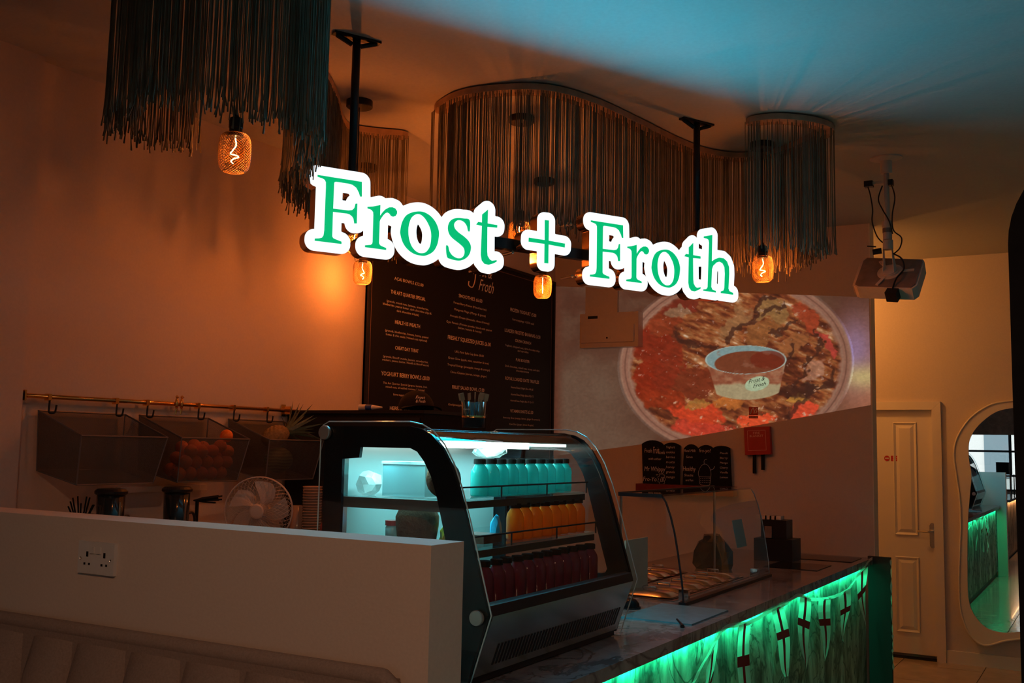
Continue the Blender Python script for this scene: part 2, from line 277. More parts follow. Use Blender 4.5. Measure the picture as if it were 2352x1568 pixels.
# ================================================================ SETTING
CH = 3.229; XA = -3.912; YP = 7.385; YD = 8.93; XR = 2.6; YB = -4.5
fl = struct(bx('floor', XA-0.1, XR+0.1, YB-0.1, YD+0.1, -0.12, -0.004, M_grout))
tm = None; ts = 0.6
for i in range(11):
    for j in range(23):
        x0 = XA+i*ts; y0 = YB+j*ts
        if x0 > XR-0.05 or y0 > YD-0.05: continue
        if tm is None:
            o = bx('tile', 0.003, ts-0.003, 0.003, ts-0.003, -0.006, 0.0, M_tile, fl); tm = o.data
        else:
            o = bpy.data.objects.new('tile', tm); C.objects.link(o); o.parent = fl
        o.location = (x0, y0, R.uniform(-0.0004, 0.0004))
struct(bx('ceiling', XA-0.1, XR+0.1, YB-0.1, YD+0.1, CH, CH+0.1, M_ceil))
struct(bx('wall_left', XA-0.1, XA, 2.642, YD+0.1, 0, CH, M_wall))
struct(bx('wall_left_front', XA-0.1, XA+0.052, YB, 2.642, 0, CH, M_wall))
struct(bx('wall_right', XR, XR+0.1, YB, YD+0.1, 0, CH, M_wall))
# partition carrying the projected picture, its open end is a bright corner bead
pw = struct(bx('wall_partition', XA, -1.435, YP, YP+0.13, 0, CH, M_wall))
bx('corner_bead', -1.435, -1.428, YP-0.002, YP+0.132, 0, CH, M_white, pw)
# back wall with the door
bw = B(); box(bw, XA, -2.03, YD, YD+0.1, 0, CH); box(bw, -1.235, XR, YD, YD+0.1, 0, CH); box(bw, -2.03, -1.235, YD, YD+0.1, 2.01, CH)
box(bw, -2.1, -1.15, YD+0.07, YD+0.12, 0, 2.1); struct(obj('wall_back', bw, M_wall))  # slab behind the door added to stop light leaking in under it
dr = B(); box(dr, -2.025, -1.262, YD+0.015, YD+0.055, 0.035, 1.985)
door = struct(obj('door_1', dr, M_white, bevel=0.002))
def door_panel(x0, x1, z0, z1):
    # a raised field inside a moulded recess
    b = B(); y = YD+0.014
    o_ = [(x0, z0), (x1, z0), (x1, z1), (x0, z1)]
    def ring(d, dy): return [b.verts.new((x0+d, y+dy, z0+d)), b.verts.new((x1-d, y+dy, z0+d)), b.verts.new((x1-d, y+dy, z1-d)), b.verts.new((x0+d, y+dy, z1-d))]
    rs = [ring(0, 0.0), ring(0.006, -0.009), ring(0.016, -0.003), ring(0.024, 0.0005), ring(0.05, -0.008)]
    for a, c in zip(rs, rs[1:]):
        for k in range(4): b.faces.new((a[k], a[(k+1) % 4], c[(k+1) % 4], c[k]))
    b.faces.new(rs[-1])
    return obj('door_panel', b, M_white, door)
for (x0, x1) in ((-1.905, -1.72), (-1.572, -1.387)):
    door_panel(x0, x1, 0.97, 1.885); door_panel(x0, x1, 0.20, 0.80)
hb = B()
prism(hb, [(-1.304, 0.90), (-1.304, 1.06), (-1.295, 1.075), (-1.283, 1.08), (-1.271, 1.075), (-1.262, 1.06), (-1.262, 0.90), (-1.271, 0.885), (-1.283, 0.88), (-1.295, 0.885)], lambda a, b: Vector((a, YD+0.014, b)), lambda a, b: Vector((a, YD+0.006, b)))
tube(hb, [(-1.283, YD+0.01, 1.01), (-1.283, YD-0.035, 1.01), (-1.31, YD-0.04, 1.01), (-1.39, YD-0.04, 1.012)], 0.008, 8)
obj('door_handle', hb, M_steel, door)
fr = B()
for P in ([(-1.265, 0), (-1.197, 0), (-1.197, 2.05), (-1.265, 1.985)], [(-2.022, 0), (-2.09, 0), (-2.09, 2.05), (-2.022, 1.985)], [(-1.2655, 1.9855), (-1.1975, 2.0505), (-2.0895, 2.0505), (-2.0215, 1.9855)]):
    prism(fr, P, lambda a, c: Vector((a, YD-0.025, c)), lambda a, c: Vector((a, YD+0.06, c)))
struct(obj('trim_1', fr, M_white, bevel=0.003))
bx('door_threshold', -2.02, -1.265, YD-0.02, YD+0.06, 0.0, 0.008, M_black, door)
struct(bx('baseboard_back', -1.195, XR, YD-0.018, YD, 0, 0.098, M_white, bevel=0.004))
struct(bx('baseboard_right', XR-0.018, XR, YB, YD-0.02, 0, 0.098, M_white, bevel=0.004))
# shop front: low wall, timber boarded header, dark mullioned glazing
sf = B(); box(sf, XA, XR, YB-0.1, YB, 0, 0.95); box(sf, XA, -2.6, YB-0.1, YB, 0.95, 2.55); box(sf, -0.9, XR, YB-0.1, YB, 0.95, 2.55); box(sf, XA, XR, YB-0.1, YB, 2.55, CH)
struct(obj('wall_front', sf, M_wall))
hd = bx('header_boarding', -2.6, -0.9, YB, YB+0.03, 2.04, 2.6, M_rail); hd['kind'] = 'structure'
for i in range(11):
    x = -2.6+i*0.153
    bx('board', x+0.004, x+0.149, YB+0.03, YB+0.042, 2.04, 2.6, M_rail, hd)
wf = B()
for x in (-2.575, -1.75, -0.925): box(wf, x-0.025, x+0.025, YB-0.06, YB-0.01, 0.95, 2.55)
for z in (0.97, 1.25, 1.72, 2.5): box(wf, -2.6, -0.9, YB-0.06, YB-0.01, z-0.02, z+0.02)
win = struct(obj('window_1', wf, M_black))
for i in range(2):
    bx('pane', -2.55+i*0.825, -1.775+i*0.825, YB-0.04, YB-0.034, 0.97, 2.5, M_glass, win)
# ================================================================ HALF WALL, BENCH
hw = struct(bx('wall_half', -3.80, -1.305, 1.90, 2.032, 0, 1.402, M_half, bevel=0.004))
bn = thing('bench', 'brown channel-tufted upholstered bench against the cream half wall', 'bench', (-2.0, 1.6, 0))
bx('base', -3.7, -1.37, 1.35, 1.88, 0.0, 0.30, M_blackm, bn)
bx('seat', -3.75, -1.36, 1.30, 1.80, 0.30, 0.47, M_bench, bn, bevel=0.03)
bx('back_panel', -3.78, -1.375, 1.85, 1.895, 0.30, 1.11, M_bench, bn, bevel=0.01)
def channel(x0, x1, z1=1.085):
    b = B(); n = 10; m_ = 6; g = []
    for i in range(n+1):
        u = i/n; s = math.sin(PI*u)**0.5 if 0 < u < 1 else 0
        row = []
        for j in range(m_+1):
            v = j/m_; top = min(1, (1-v)*6)**0.5 if v > 0.8 else 1
            row.append(b.verts.new((x0+(x1-x0)*u, 1.855-0.055*s*top-0.004, 0.46+(z1-0.46)*v)))
        g.append(row)
    for i in range(n):
        for j in range(m_): b.faces.new((g[i][j], g[i+1][j], g[i+1][j+1], g[i][j+1]))
    bt = [b.verts.new((x0, 1.86, 0.46)), b.verts.new((x0, 1.86, z1)), b.verts.new((x1, 1.86, z1)), b.verts.new((x1, 1.86, 0.46))]
    b.faces.new(bt)
    return obj('channel', b, M_bench, bn, smooth=True)
xs = [-1.40, -1.61, -1.81, -2.01, -2.21, -2.42, -2.60]
for a, b_ in zip(xs[1:], xs): channel(a, b_)
xs = [-2.63, -2.84, -3.05, -3.26, -3.47, -3.68]
for a, b_ in zip(xs[1:], xs): channel(a, b_)
pb = B(); tube(pb, [(-3.70, 1.868, 1.105), (-2.63, 1.868, 1.108), (-1.40, 1.868, 1.112), (-1.375, 1.868, 1.10), (-1.372, 1.868, 0.5)], 0.022, 8)
obj('top_roll', pb, M_bench, bn, smooth=True)
keep(bn)
# double socket on the half wall
so = thing('double_socket', 'white double wall socket on the cream half wall above the bench', 'socket', (-2.397, 1.90, 1.30))
bx('faceplate', -2.470, -2.324, 1.889, 1.8999, 1.257, 1.343, M_plastic, so, bevel=0.003)
for sx in (-2.432, -2.362):
    hs = B(); box(hs, sx-0.004, sx+0.004, 1.8882, 1.8895, 1.302, 1.316)
    box(hs, sx-0.013, sx-0.006, 1.8882, 1.8895, 1.280, 1.286); box(hs, sx+0.006, sx+0.013, 1.8882, 1.8895, 1.280, 1.286)
    obj('pin_hole', hs, M_blackm, so)
for sx in (-2.410, -2.384):
    bx('switch', sx-0.008, sx+0.008, 1.885, 1.8895, 1.312, 1.330, M_plastic, so, bevel=0.001)
for sx in (-2.458, -2.336):
    s_ = B(); lathe(s_, [(0, 0), (0.0035, 0), (0.0035, 0.001)], 8, M=Matrix.Translation((sx, 1.8885, 1.297)) @ Matrix.Rotation(PI/2, 4, 'X')); obj('screw', s_, M_steel, so)
keep(so)

# ================================================================ SERVICE COUNTER
ct = thing('service_counter', 'long service counter with marble worktop and green-lit stone front', 'counter', (-1.9, 4.5, 0))
wt = B()
XF = -1.380
# worktop with real openings for the display wells and sinks
def slab(x0, x1, y0, y1): box(wt, x0, x1, y0, y1, 0.908, 0.95)
slab(-2.45, XF, 2.04, 4.42); slab(-1.72, XF, 4.42, 5.52); slab(-2.45, -2.36, 4.42, 5.52); slab(-2.45, XF, 5.52, 7.06)
obj('worktop', wt, M_counter, ct)
bx('carcass', -2.40, -1.45, 2.06, 4.40, 0.0, 0.907, M_dgrey, ct)
bx('carcass', -2.40, -1.45, 5.54, 7.04, 0.0, 0.907, M_dgrey, ct)
bx('carcass', -1.70, -1.45, 4.40, 5.54, 0.0, 0.907, M_dgrey, ct)
ys = [2.05, 2.77, 3.49, 4.21, 4.93, 5.65, 6.37, 7.045]
for a, b_ in zip(ys, ys[1:]): bx('cladding_panel', -1.449, -1.425, a+0.002, b_-0.002, 0.06, 0.905, M_clad, ct, bevel=0.002)
bx('plinth', -1.45, -1.44, 2.05, 7.04, 0.0, 0.06, M_black, ct)
M_green = emis('green_led', (0.02, 1.0, 0.35), 9.0)
led = bx('led_strip', -1.424, -1.416, 2.2, 7.03, 0.9, 0.905, M_green, ct)
keep(ct)
aim_y(lamp('counter_led_light', 'AREA', (-1.404, 4.55, 0.899), (0.012, 1.0, 0.38), 12.0, 0.012, 4.7), (-0.5, 0, -1))
ep = bx('end_panel', -1.412, -1.272, 7.062, 7.10, 0.0, 0.958, mat('panel_grey', (0.045, 0.042, 0.048), 0.85, spec=0.15))
tag(ep, 'dark grey upright panel at the far end of the service counter', 'panel')
# flush black panels near the far end
def inlay(x0, x1, y0, y1, label):
    o = bx('inset_panel', x0, x1, y0, y1, 0.9502, 0.9535, M_blackgloss, bevel=0.001); tag(o, label, 'panel', None); return o
inlay(-1.80, -1.49, 6.05, 6.40, 'flat black rectangular panel lying on the worktop beside the black box')
inlay(-1.80, -1.43, 6.66, 6.96, 'flat black rectangular panel lying at the far end of the worktop')
mt = bx('menu_mat', -1.73, -1.43, 3.86, 4.30, 0.9502, 0.956, mat('slate_mat', (0.08, 0.24, 0.32), 0.3, var=0.2, scale=30), None, bevel=0.002)  # blue of the cyan light is put into the slate colour
tag(mt, 'dark slate sheet lying on the worktop in front of the glass screen', 'sheet')
pn = B(); tube(pn, [(-1.505, 3.90, 0.962), (-1.46, 3.83, 0.957), (-1.44, 3.79, 0.955)], [0.004, 0.005, 0.009], 6)
tag(obj('pen', pn, M_black), 'small black pen lying on the marble worktop near its front edge', 'pen')
bl = thing('bell', 'small black domed counter bell beside the slate sheet', 'bell', (-1.80, 4.12, 0.951))
b = B(); lathe(b, [(0, 0), (0.045, 0), (0.045, 0.006), (0.0, 0.006)], 20); obj('base', b, M_black, bl)
b = B(); lathe(b, [(0.040, 0.008), (0.038, 0.02), (0.028, 0.034), (0.012, 0.042), (0, 0.043)], 20); obj('dome', b, M_blackgloss, bl, smooth=True)
b = B(); lathe(b, [(0, 0.042), (0.004, 0.043), (0.004, 0.05), (0, 0.052)], 8); obj('button', b, M_chrome, bl)
# black till boxes
tb = thing('till_printer', 'black boxy till printer stacked on a black box at the far end of the worktop', 'printer', (-1.82, 6.30, 0.951))
bx('cash_box', -1.97, -1.73, 6.42, 6.62, 0.951, 1.085, M_black, tb, bevel=0.006)
bx('printer_body', -1.93, -1.77, 6.44, 6.58, 1.086, 1.20, M_black, tb, bevel=0.008)
bx('front_panel', -1.905, -1.86, 6.432, 6.44, 1.09, 1.16, M_projgrey, tb)
keep(tb)
tt = B()
for k in range(5):
    x = -1.97+k*0.03; box(tt, x, x+0.04, 6.46, 6.54, 1.2015, 1.225, Matrix.Translation((0, 0, 0)))
tag(obj('napkin_bundle', tt, M_plastic, bevel=0.006), 'white crumpled napkins lying on top of the black till printer', 'napkin')

# topping well with steel pans
wl = thing('topping_well', 'recessed steel topping well with rows of pans behind the glass screen', 'counter well', (-2.04, 4.97, 0.9))
r = B(); 
for (x0, x1, y0, y1) in ((-2.36, -2.345, 4.425, 5.515), (-1.735, -1.72, 4.425, 5.515), (-2.345, -1.735, 4.425, 4.445), (-2.345, -1.735, 5.495, 5.515), (-2.05, -2.03, 4.445, 5.495)): box(r, x0, x1, y0, y1, 0.935, 0.953)
for i in range(1, 6):
    y = 4.445+i*0.175; box(r, -2.345, -1.735, y-0.006, y+0.006, 0.935, 0.953)
obj('frame', r, M_steel, wl, bevel=0.002)
bx('tub', -2.345, -1.735, 4.43, 5.51, 0.78, 0.79, M_steel, wl)
cols = [(0.30, 0.03, 0.02), (0.08, 0.03, 0.02), (0.45, 0.35, 0.22), (0.20, 0.02, 0.06), (0.35, 0.12, 0.02), (0.05, 0.02, 0.05)]
for i in range(6):
    for j, (x0, x1) in enumerate(((-2.34, -2.055), (-2.025, -1.74))):
        y0 = 4.449+i*0.175; y1 = y0+0.163
        b = B(); v0 = [b.verts.new(p) for p in ((x0, y0, 0.956), (x1, y0, 0.956), (x1, y1, 0.956), (x0, y1, 0.956))]
        d = 0.014; v1 = [b.verts.new(p) for p in ((x0+d, y0+d, 0.953), (x1-d, y0+d, 0.953), (x1-d, y1-d, 0.953), (x0+d, y1-d, 0.953))]
        d2 = 0.022; v2 = [b.verts.new(p) for p in ((x0+d2, y0+d2, 0.86), (x1-d2, y0+d2, 0.86), (x1-d2, y1-d2, 0.86), (x0+d2, y1-d2, 0.86))]
        for a_, c_ in ((v0, v1), (v1, v2)):
            for k in range(4): b.faces.new((a_[k], a_[(k+1) % 4], c_[(k+1) % 4], c_[k]))
        b.faces.new(v2)
        p = obj('pan', b, M_steel, wl)
        if j == 1 or i > 2:
            # clear domed lid with a handle
            lb = B(); ng = 10; g = [[lb.verts.new((x0+0.012+(x1-x0-0.024)*a/ng, y0+0.012+(y1-y0-0.024)*c/ng, 0.957+0.022*((1-(2*a/ng-1)**4)*(1-(2*c/ng-1)**4))**0.7)) for c in range(ng+1)] for a in range(ng+1)]
            for a in range(ng):
                for c in range(ng): lb.faces.new((g[a][c], g[a+1][c], g[a+1][c+1], g[a][c+1]))
            tube(lb, [((x0+x1)/2-0.03, (y0+y1)/2, 0.975), ((x0+x1)/2-0.03, (y0+y1)/2, 0.99), ((x0+x1)/2+0.03, (y0+y1)/2, 0.99), ((x0+x1)/2+0.03, (y0+y1)/2, 0.975)], 0.004, 6)
            obj('lid', lb, M_steel, wl, smooth=True)
        else:
            cx_, cy_ = (x0+x1)/2, (y0+y1)/2; fb = B()
            n1, n2 = 12, 8
            g = [[fb.verts.new((x0+0.018+(x1-x0-0.036)*a/n1, y0+0.018+(y1-y0-0.036)*c/n2, 0.915+R.uniform(-0.008, 0.008)+0.015*math.sin(PI*a/n1)*math.sin(PI*c/n2))) for c in range(n2+1)] for a in range(n1+1)]
            for a in range(n1):
                for c in range(n2): fb.faces.new((g[a][c], g[a+1][c], g[a+1][c+1], g[a][c+1]))
            f = obj('topping', fb, mat('topping_%d' % (i % 6), cols[(i*2+j) % 6], 0.3, bump=0.6, scale=60, var=0.4), wl); f['kind'] = 'stuff'
keep(wl)
# glass screen over the topping well
gs = thing('glass_screen', 'curved clear glass food screen standing over the topping well', 'glass screen', (-1.7, 4.97, 0.951))
GP = [(-1.640, 0.956), (-1.645, 1.03), (-1.655, 1.10), (-1.667, 1.18), (-1.682, 1.26), (-1.700, 1.33), (-1.722, 1.39), (-1.738, 1.415)]
b = B(); a0 = [b.verts.new((x, 4.33, z)) for x, z in GP]; a1 = [b.verts.new((x, 5.62, z)) for x, z in GP]
for k in range(len(GP)-1): b.faces.new((a0[k], a1[k], a1[k+1], a0[k+1]))
obj('front_glass', b, M_glass, gs, smooth=True)
bx('top_glass', -1.95, -1.738, 4.33, 5.62, 1.416, 1.424, M_glass, gs)
for y in (4.33, 5.62):
    b = B(); poly = GP+[(-1.95, 1.415), (-1.95, 0.956)]
    b.faces.new([b.verts.new((x, y, z)) for x, z in poly]); obj('end_glass', b, M_glass, gs)
b = B(); tube(b, [(x, 4.327, z) for x, z in GP], 0.0045, 6); obj('edge_seal', b, M_black, gs)
b = B(); tube(b, [(x, 5.623, z) for x, z in GP], 0.003, 6); obj('edge_seal', b, M_steel, gs)
bx('base_channel', -1.660, -1.628, 4.32, 5.63, 0.951, 0.964, M_black, gs, bevel=0.002)
b = B(); box(b, -1.95, -1.74, 4.322, 4.335, 1.410, 1.426); box(b, -1.955, -1.945, 4.33, 5.62, 1.41, 1.428); obj('top_rail', b, M_black, gs)
for y in (4.45, 5.5):
    b = B(); box(b, -1.705, -1.66, y-0.012, y+0.012, 0.956, 1.0); obj('clamp', b, M_chrome, gs, bevel=0.004)
for y in (4.34, 5.61):
    b = B(); tube(b, [(-1.945, y, 0.951), (-1.945, y, 1.415)], 0.007, 8); obj('post', b, M_steel, gs)
keep(gs)
cd = bx('reflection_card', -1.98, -1.972, 4.46, 4.72, 0.96, 1.20, mat('reflection_pale', (0.42, 0.50, 0.44), 0.5, var=0.06, scale=8), None, M=None)  # pale sheet in place of the sign's bright reflection in the glass
tag(cd, 'pale card standing in for the sign reflection at the near end of the glass screen', 'card')
st = bx('notice_sheet', -1.690, -1.6885, 5.18, 5.34, 1.13, 1.27, mat('notice_teal', (0.16, 0.36, 0.38), 0.5), None, M=Matrix.Translation((-1.69, 5.26, 1.2)) @ Matrix.Rotation(-0.20, 4, 'Y') @ Matrix.Translation((1.69, -5.26, -1.2)))
tag(st, 'pale blue-green notice stuck to the curved glass screen', 'notice')
bg = B(); lathe(bg, [(0, 0), (0.10, 0), (0.115, 0.03), (0.11, 0.10), (0.085, 0.15), (0.07, 0.155), (0.05, 0.19), (0, 0.20)], 10, c=(-2.02, 5.79, 0.951))
for v in bg.verts: v.co += Vector((R.uniform(-.012, .012), R.uniform(-.012, .012), R.uniform(-.006, .006) if v.co.z > 0.96 else 0))
tag(obj('reflection_bag', bg, M_blackgloss), 'lumpy black bag beyond the glass screen, standing in for a dark reflection in it', 'bag')  # dark lump added in place of a reflection in the glass screen

# ---- pennant bunting on the counter edge
M_flag = mat('flag_white', (0.75, 0.75, 0.75), 0.8); M_flagred = mat('flag_red', (0.42, 0.006, 0.01), 0.8)
for m_ in (M_flag, M_flagred):
    nt = m_.node_tree; b_ = nt.nodes['Principled BSDF']; out = nt.nodes['Material Output']
    tr = nt.nodes.new('ShaderNodeBsdfTranslucent'); mx = nt.nodes.new('ShaderNodeMixShader'); mx.inputs[0].default_value = 0.45
    tr.inputs[0].default_value = b_.inputs['Base Color'].default_value[:]
    nt.links.new(b_.outputs[0], mx.inputs[1]); nt.links.new(tr.outputs[0], mx.inputs[2]); nt.links.new(mx.outputs[0], out.inputs[0])
bu = thing('bunting', 'string of red and white cross pennants hanging along the green-lit counter edge', 'bunting', (-1.37, 5.4, 0.91))
XB = -1.374
rb = catmull([(3.5, 0.66), (3.72, 0.765), (3.95, 0.87), (4.092, 0.916), (4.25, 0.905), (4.44, 0.893), (4.75, 0.905), (4.95, 0.905), (5.20, 0.920), (5.41, 0.878), (5.66, 0.848), (5.88, 0.832), (6.109, 0.826), (6.33, 0.834), (6.577, 0.885), (6.783, 0.918), (6.92, 0.945), (7.02, 0.95)], 5)
b = B(); v = None
for i, (y, z) in enumerate(rb):
    q = (b.verts.new((XB+0.002*math.sin(i*1.7), y, z+0.009)), b.verts.new((XB+0.002*math.cos(i*2.1), y, z-0.009)))
    if v: b.faces.new((v[0], v[1], q[1], q[0]))
    v = q
obj('ribbon', b, M_flag, bu)
b = B(); v = None
for i, (y, z) in enumerate(catmull([(7.02, 0.95), (7.055, 0.90), (7.05, 0.80), (7.02, 0.71), (7.04, 0.62), (7.10, 0.50), (7.14, 0.46), (7.10, 0.40), (7.06, 0.365), (7.11, 0.30), (7.16, 0.25)], 5)):
    th = 0.5*math.sin(i*0.7); wd = 0.011
    q = (b.verts.new((-1.265+wd*math.sin(th), 7.055-0.01+wd*math.cos(th)*0.6+(y-7.055)*0.2, z)), b.verts.new((-1.265-wd*math.sin(th), 7.045-wd*math.cos(th)*0.6+(y-7.055)*0.2, z)))
    if v: b.faces.new((v[0], v[1], q[1], q[0]))
    v = q
obj('ribbon_tail', b, M_flag, bu)
def pennant(y0, z0, y1, z1, tip, L, lean=0.0):
    """long tapering pennant with a red cross; hangs from the ribbon points (y0,z0)-(y1,z1)"""
    b = B(); rr = B(); n = 9; yc = (y0+y1)/2; hw_ = (y1-y0)/2
    def P(u, t, off=0.0):
        y = yc+(u*hw_)*(1-0.72*t)*(1 if t < 0.999 else 0.4)+(tip-yc)*t; zt = z0+(z1-z0)*(u+1)/2
        return Vector((XB+off+0.006*math.sin(6*t+yc*5)+0.010*u*math.sin(3.0*t+1+yc), y, zt-L*t))
    for i in range(n):
        t0, t1 = i/n, (i+1)/n
        for u0, u1 in ((-1, -0.2), (-0.2, 0.2), (0.2, 1)):
            red = (u0 == -0.2) or (0.33 <= t0 < 0.44)
            t_ = rr if red else b
            t_.faces.new([t_.verts.new(P(u0, t0)), t_.verts.new(P(u1, t0)), t_.verts.new(P(u1, t1)), t_.verts.new(P(u0, t1))])
    o = obj('pennant', b, M_flag, bu); obj('cross', rr, M_flagred, o)
pennant(3.83, 0.80, 4.03, 0.895, 3.80, 0.36)
pennant(4.24, 0.906, 4.45, 0.893, 4.34, 0.40)
pennant(4.74, 0.905, 4.96, 0.905, 5.0, 0.34)
pennant(5.215, 0.918, 5.43, 0.876, 5.31, 0.33)
pennant(5.64, 0.85, 5.87, 0.833, 5.73, 0.32)
pennant(6.10, 0.827, 6.34, 0.836, 6.18, 0.28)
pennant(6.55, 0.88, 6.80, 0.92, 6.76, 0.34)
keep(bu)

# ================================================================ DISPLAY FRIDGE
df = thing('display_fridge', 'countertop curved glass display fridge with black side frames', 'fridge', (-1.8, 3.0, 0.951))
OUT = [(-2.14, 0.952), (-2.14, 1.655), (-2.132, 1.678), (-2.11, 1.689), (-1.80, 1.690), (-1.755, 1.682), (-1.715, 1.663), (-1.675, 1.625), (-1.640, 1.570), (-1.610, 1.50), (-1.580, 1.41), (-1.545, 1.29), (-1.505, 1.155), (-1.560, 0.99), (-1.572, 0.952)]
def inset(P, d):
    n = len(P); out = []
    for i in range(n):
        a, b_, c = np.array(P[i-1]), np.array(P[i]), np.array(P[(i+1) % n])
        e1 = (b_-a)/np.linalg.norm(b_-a); e2 = (c-b_)/np.linalg.norm(c-b_)
        nn = np.array([e1[1], -e1[0]])+np.array([e2[1], -e2[0]]); nn /= max(np.linalg.norm(nn), 1e-6)
        s = d/max(0.5, nn.dot(np.array([e1[1], -e1[0]])))
        out.append(tuple(b_+nn*s))
    return out
BLK = inset(OUT, 0.014)
HOLE = [(-2.055, 1.20), (-2.055, 1.575), (-1.99, 1.580), (-1.985, 1.612), (-1.80, 1.612), (-1.775, 1.602), (-1.75, 1.575), (-1.722, 1.53), (-1.70, 1.47), (-1.68, 1.40), (-1.655, 1.31), (-1.618, 1.185), (-1.625, 1.172), (-1.64, 1.167), (-2.03, 1.167)]
def curve2d(name, loops, M4, m, parent, ext=0.0):
    cu = bpy.data.curves.new(name, 'CURVE'); cu.dimensions = '2D'; cu.fill_mode = 'BOTH'; cu.extrude = ext
    for lp in loops:
        sp = cu.splines.new('POLY'); sp.points.add(len(lp)-1); sp.use_cyclic_u = True
        for i, p in enumerate(lp): sp.points[i].co = (p[0], p[1], 0, 1)
    me = curve_mesh(cu, name); me.transform(M4); return link(name, me, m, parent)
def MY(y):   # (a,b) -> (x=a, z=b) at given y
    return Matrix(((1, 0, 0, 0), (0, 0, -1, y), (0, 1, 0, 0), (0, 0, 0, 1)))
for y, nm in ((2.503, 'side_frame'), (3.497, 'side_frame')):
    curve2d(nm, [BLK, HOLE], MY(y), M_blackgloss, df, 0.006)
    g = curve2d('side_glass', [OUT], MY(y-0.010 if y < 3 else y+0.010), M_glassdk, df, 0.0)
    b = B(); tube(b, [(x, y-0.010 if y < 3 else y+0.010, z) for x, z in OUT], 0.0022, 5, closed=True); obj('glass_edge', b, mat('glass_edge', (0.55, 0.68, 0.72), 0.15, metal=0.2), df)
    for (kx, kz) in ((-2.118, 1.655), (-1.548, 1.146)):
        b = B(); yy = y-0.012 if y < 3 else y+0.012; s = -1 if y < 3 else 1
        lathe(b, [(0, 0), (0.021, 0), (0.022, 0.002), (0.022, 0.010), (0.020, 0.013), (0, 0.0135)], 24, M=Matrix.Translation((kx, yy, kz)) @ Matrix.Rotation(PI/2 if s < 0 else -PI/2, 4, 'X')); obj('fixing_disc', b, mat('satin_nickel', (0.5, 0.46, 0.42), 0.4, metal=0.85), df, bevel=0.0)
FG = catmull([(-2.05, 1.672), (-1.80, 1.672), (-1.765, 1.664), (-1.728, 1.646), (-1.690, 1.612), (-1.656, 1.56), (-1.626, 1.49), (-1.596, 1.40), (-1.560, 1.28), (-1.524, 1.165)], 5)
b = B(); a0 = [b.verts.new((x, 2.512, z)) for x, z in FG]; a1 = [b.verts.new((x, 3.488, z)) for x, z in FG]
for k in range(len(FG)-1): b.faces.new((a0[k], a1[k], a1[k+1], a0[k+1]))
obj('curved_glass', b, M_glassdk, df, smooth=True)
b = B(); prism(b, [(-1.565, 1.150), (-1.512, 1.150), (-1.520, 1.178), (-1.545, 1.182)], lambda a, c: Vector((a, 2.512, c)), lambda a, c: Vector((a, 3.488, c))); obj('lower_bar', b, M_black, df)
# sloping steel grille panel below the glass
b = B(); gx = lambda z: -1.512-(1.150-z)*0.36
box(b, 0, 0.004, 2.514, 3.486, 0, 0.175); 
for v in b.verts: v.co.x = gx(0.975+v.co.z)-0.004+v.co.x; v.co.z += 0.975
gp = obj('grille_panel', b, mat('grille_steel', (0.42, 0.44, 0.43), 0.20, metal=0.9, bump=0.02), df)
for i in range(44):
    y = 2.60+i*0.0195; b = B(); box(b, 0, 0.0015, y, y+0.0085, 0.0, 0.062)
    for v in b.verts: v.co.x += gx(0.998+v.co.z); v.co.z += 0.998
    obj('vent_slot', b, M_black, gp)
bx('base_box', -2.12, -1.585, 2.515, 3.485, 0.953, 1.14, M_black, df)
bx('plinth', -2.13, -1.60, 2.52, 3.49, 0.951, 0.968, M_black, df)
bx('back_panel', -2.12, -2.105, 2.515, 3.485, 1.14, 1.66, mat('fridge_back', (0.35, 0.40, 0.40), 0.3, metal=0.4), df)
bx('rear_post', -2.10, -2.06, 2.513, 2.535, 1.14, 1.60, M_steel, df)
bx('light_housing', -2.0, -1.775, 2.52, 3.48, 1.636, 1.662, M_steel, df, bevel=0.003)
M_led = emis('fridge_led', (0.72, 1.0, 0.92), 4.0)
bx('led_bar', -1.958, -1.942, 2.53, 3.47, 1.614, 1.626, emis('rear_led', (0.80, 1.0, 0.92), 12.0), df); bx('bar_carrier', -1.965, -1.935, 2.52, 3.48, 1.627, 1.635, M_steel, df)
lh = bx('led_bar', -1.80, -1.782, 2.53, 3.47, 1.624, 1.634, M_led, df)
_fl = lamp('fridge_led_light', 'AREA', (-1.805, 3.0, 1.620), (0.40, 1.0, 0.95), 7.0, 0.02, 0.92); aim_y(_fl, (0.0, 0, -1)); _fl.visible_glossy = False
_fl = lamp('fridge_led_light', 'AREA', (-1.95, 3.0, 1.612), (0.30, 0.92, 1.0), 9.0, 0.02, 0.92); aim_y(_fl, (0.1, 0, -1)); _fl.visible_glossy = False
M_shelf = pane('shelf_glass', (0.80, 0.90, 0.90))
SH = [(1.462, -2.08, -1.70), (1.318, -2.08, -1.66), (1.145, -2.08, -1.60)]
for (z, x0, x1) in SH[:2]:
    sh = bx('shelf', x0, x1, 2.535, 3.465, z-0.008, z, M_shelf, df)
    b = B(); tube(b, [(x1+0.01, 2.53, z+0.035), (x1+0.01, 3.47, z+0.035)], 0.003, 6)
    for k in range(4): tube(b, [(x1+0.01, 2.54+k*0.306, z-0.004), (x1+0.01, 2.54+k*0.306, z+0.035)], 0.0028, 6)
    obj('guard_rail', b, M_black, df)
    b = B(); box(b, x0, x1, 2.516, 2.528, z-0.034, z-0.002); obj('shelf_bracket', b, mat('bracket_grey', (0.10, 0.09, 0.085), 0.5), df)
    for v in df.children[-1].data.vertices: v.co.z += (-0.045*(v.co.x-x0)/(x1-x0)+0.02)
    b = B(); box(b, x1+0.0, x1+0.004, 2.54, 3.46, z-0.03, z-0.008); obj('price_rail', b, mat('price_rail', (0.03, 0.035, 0.035), 0.3), df)
bx('deck', -2.08, -1.60, 2.53, 3.47, 1.141, 1.147, M_steel, df)
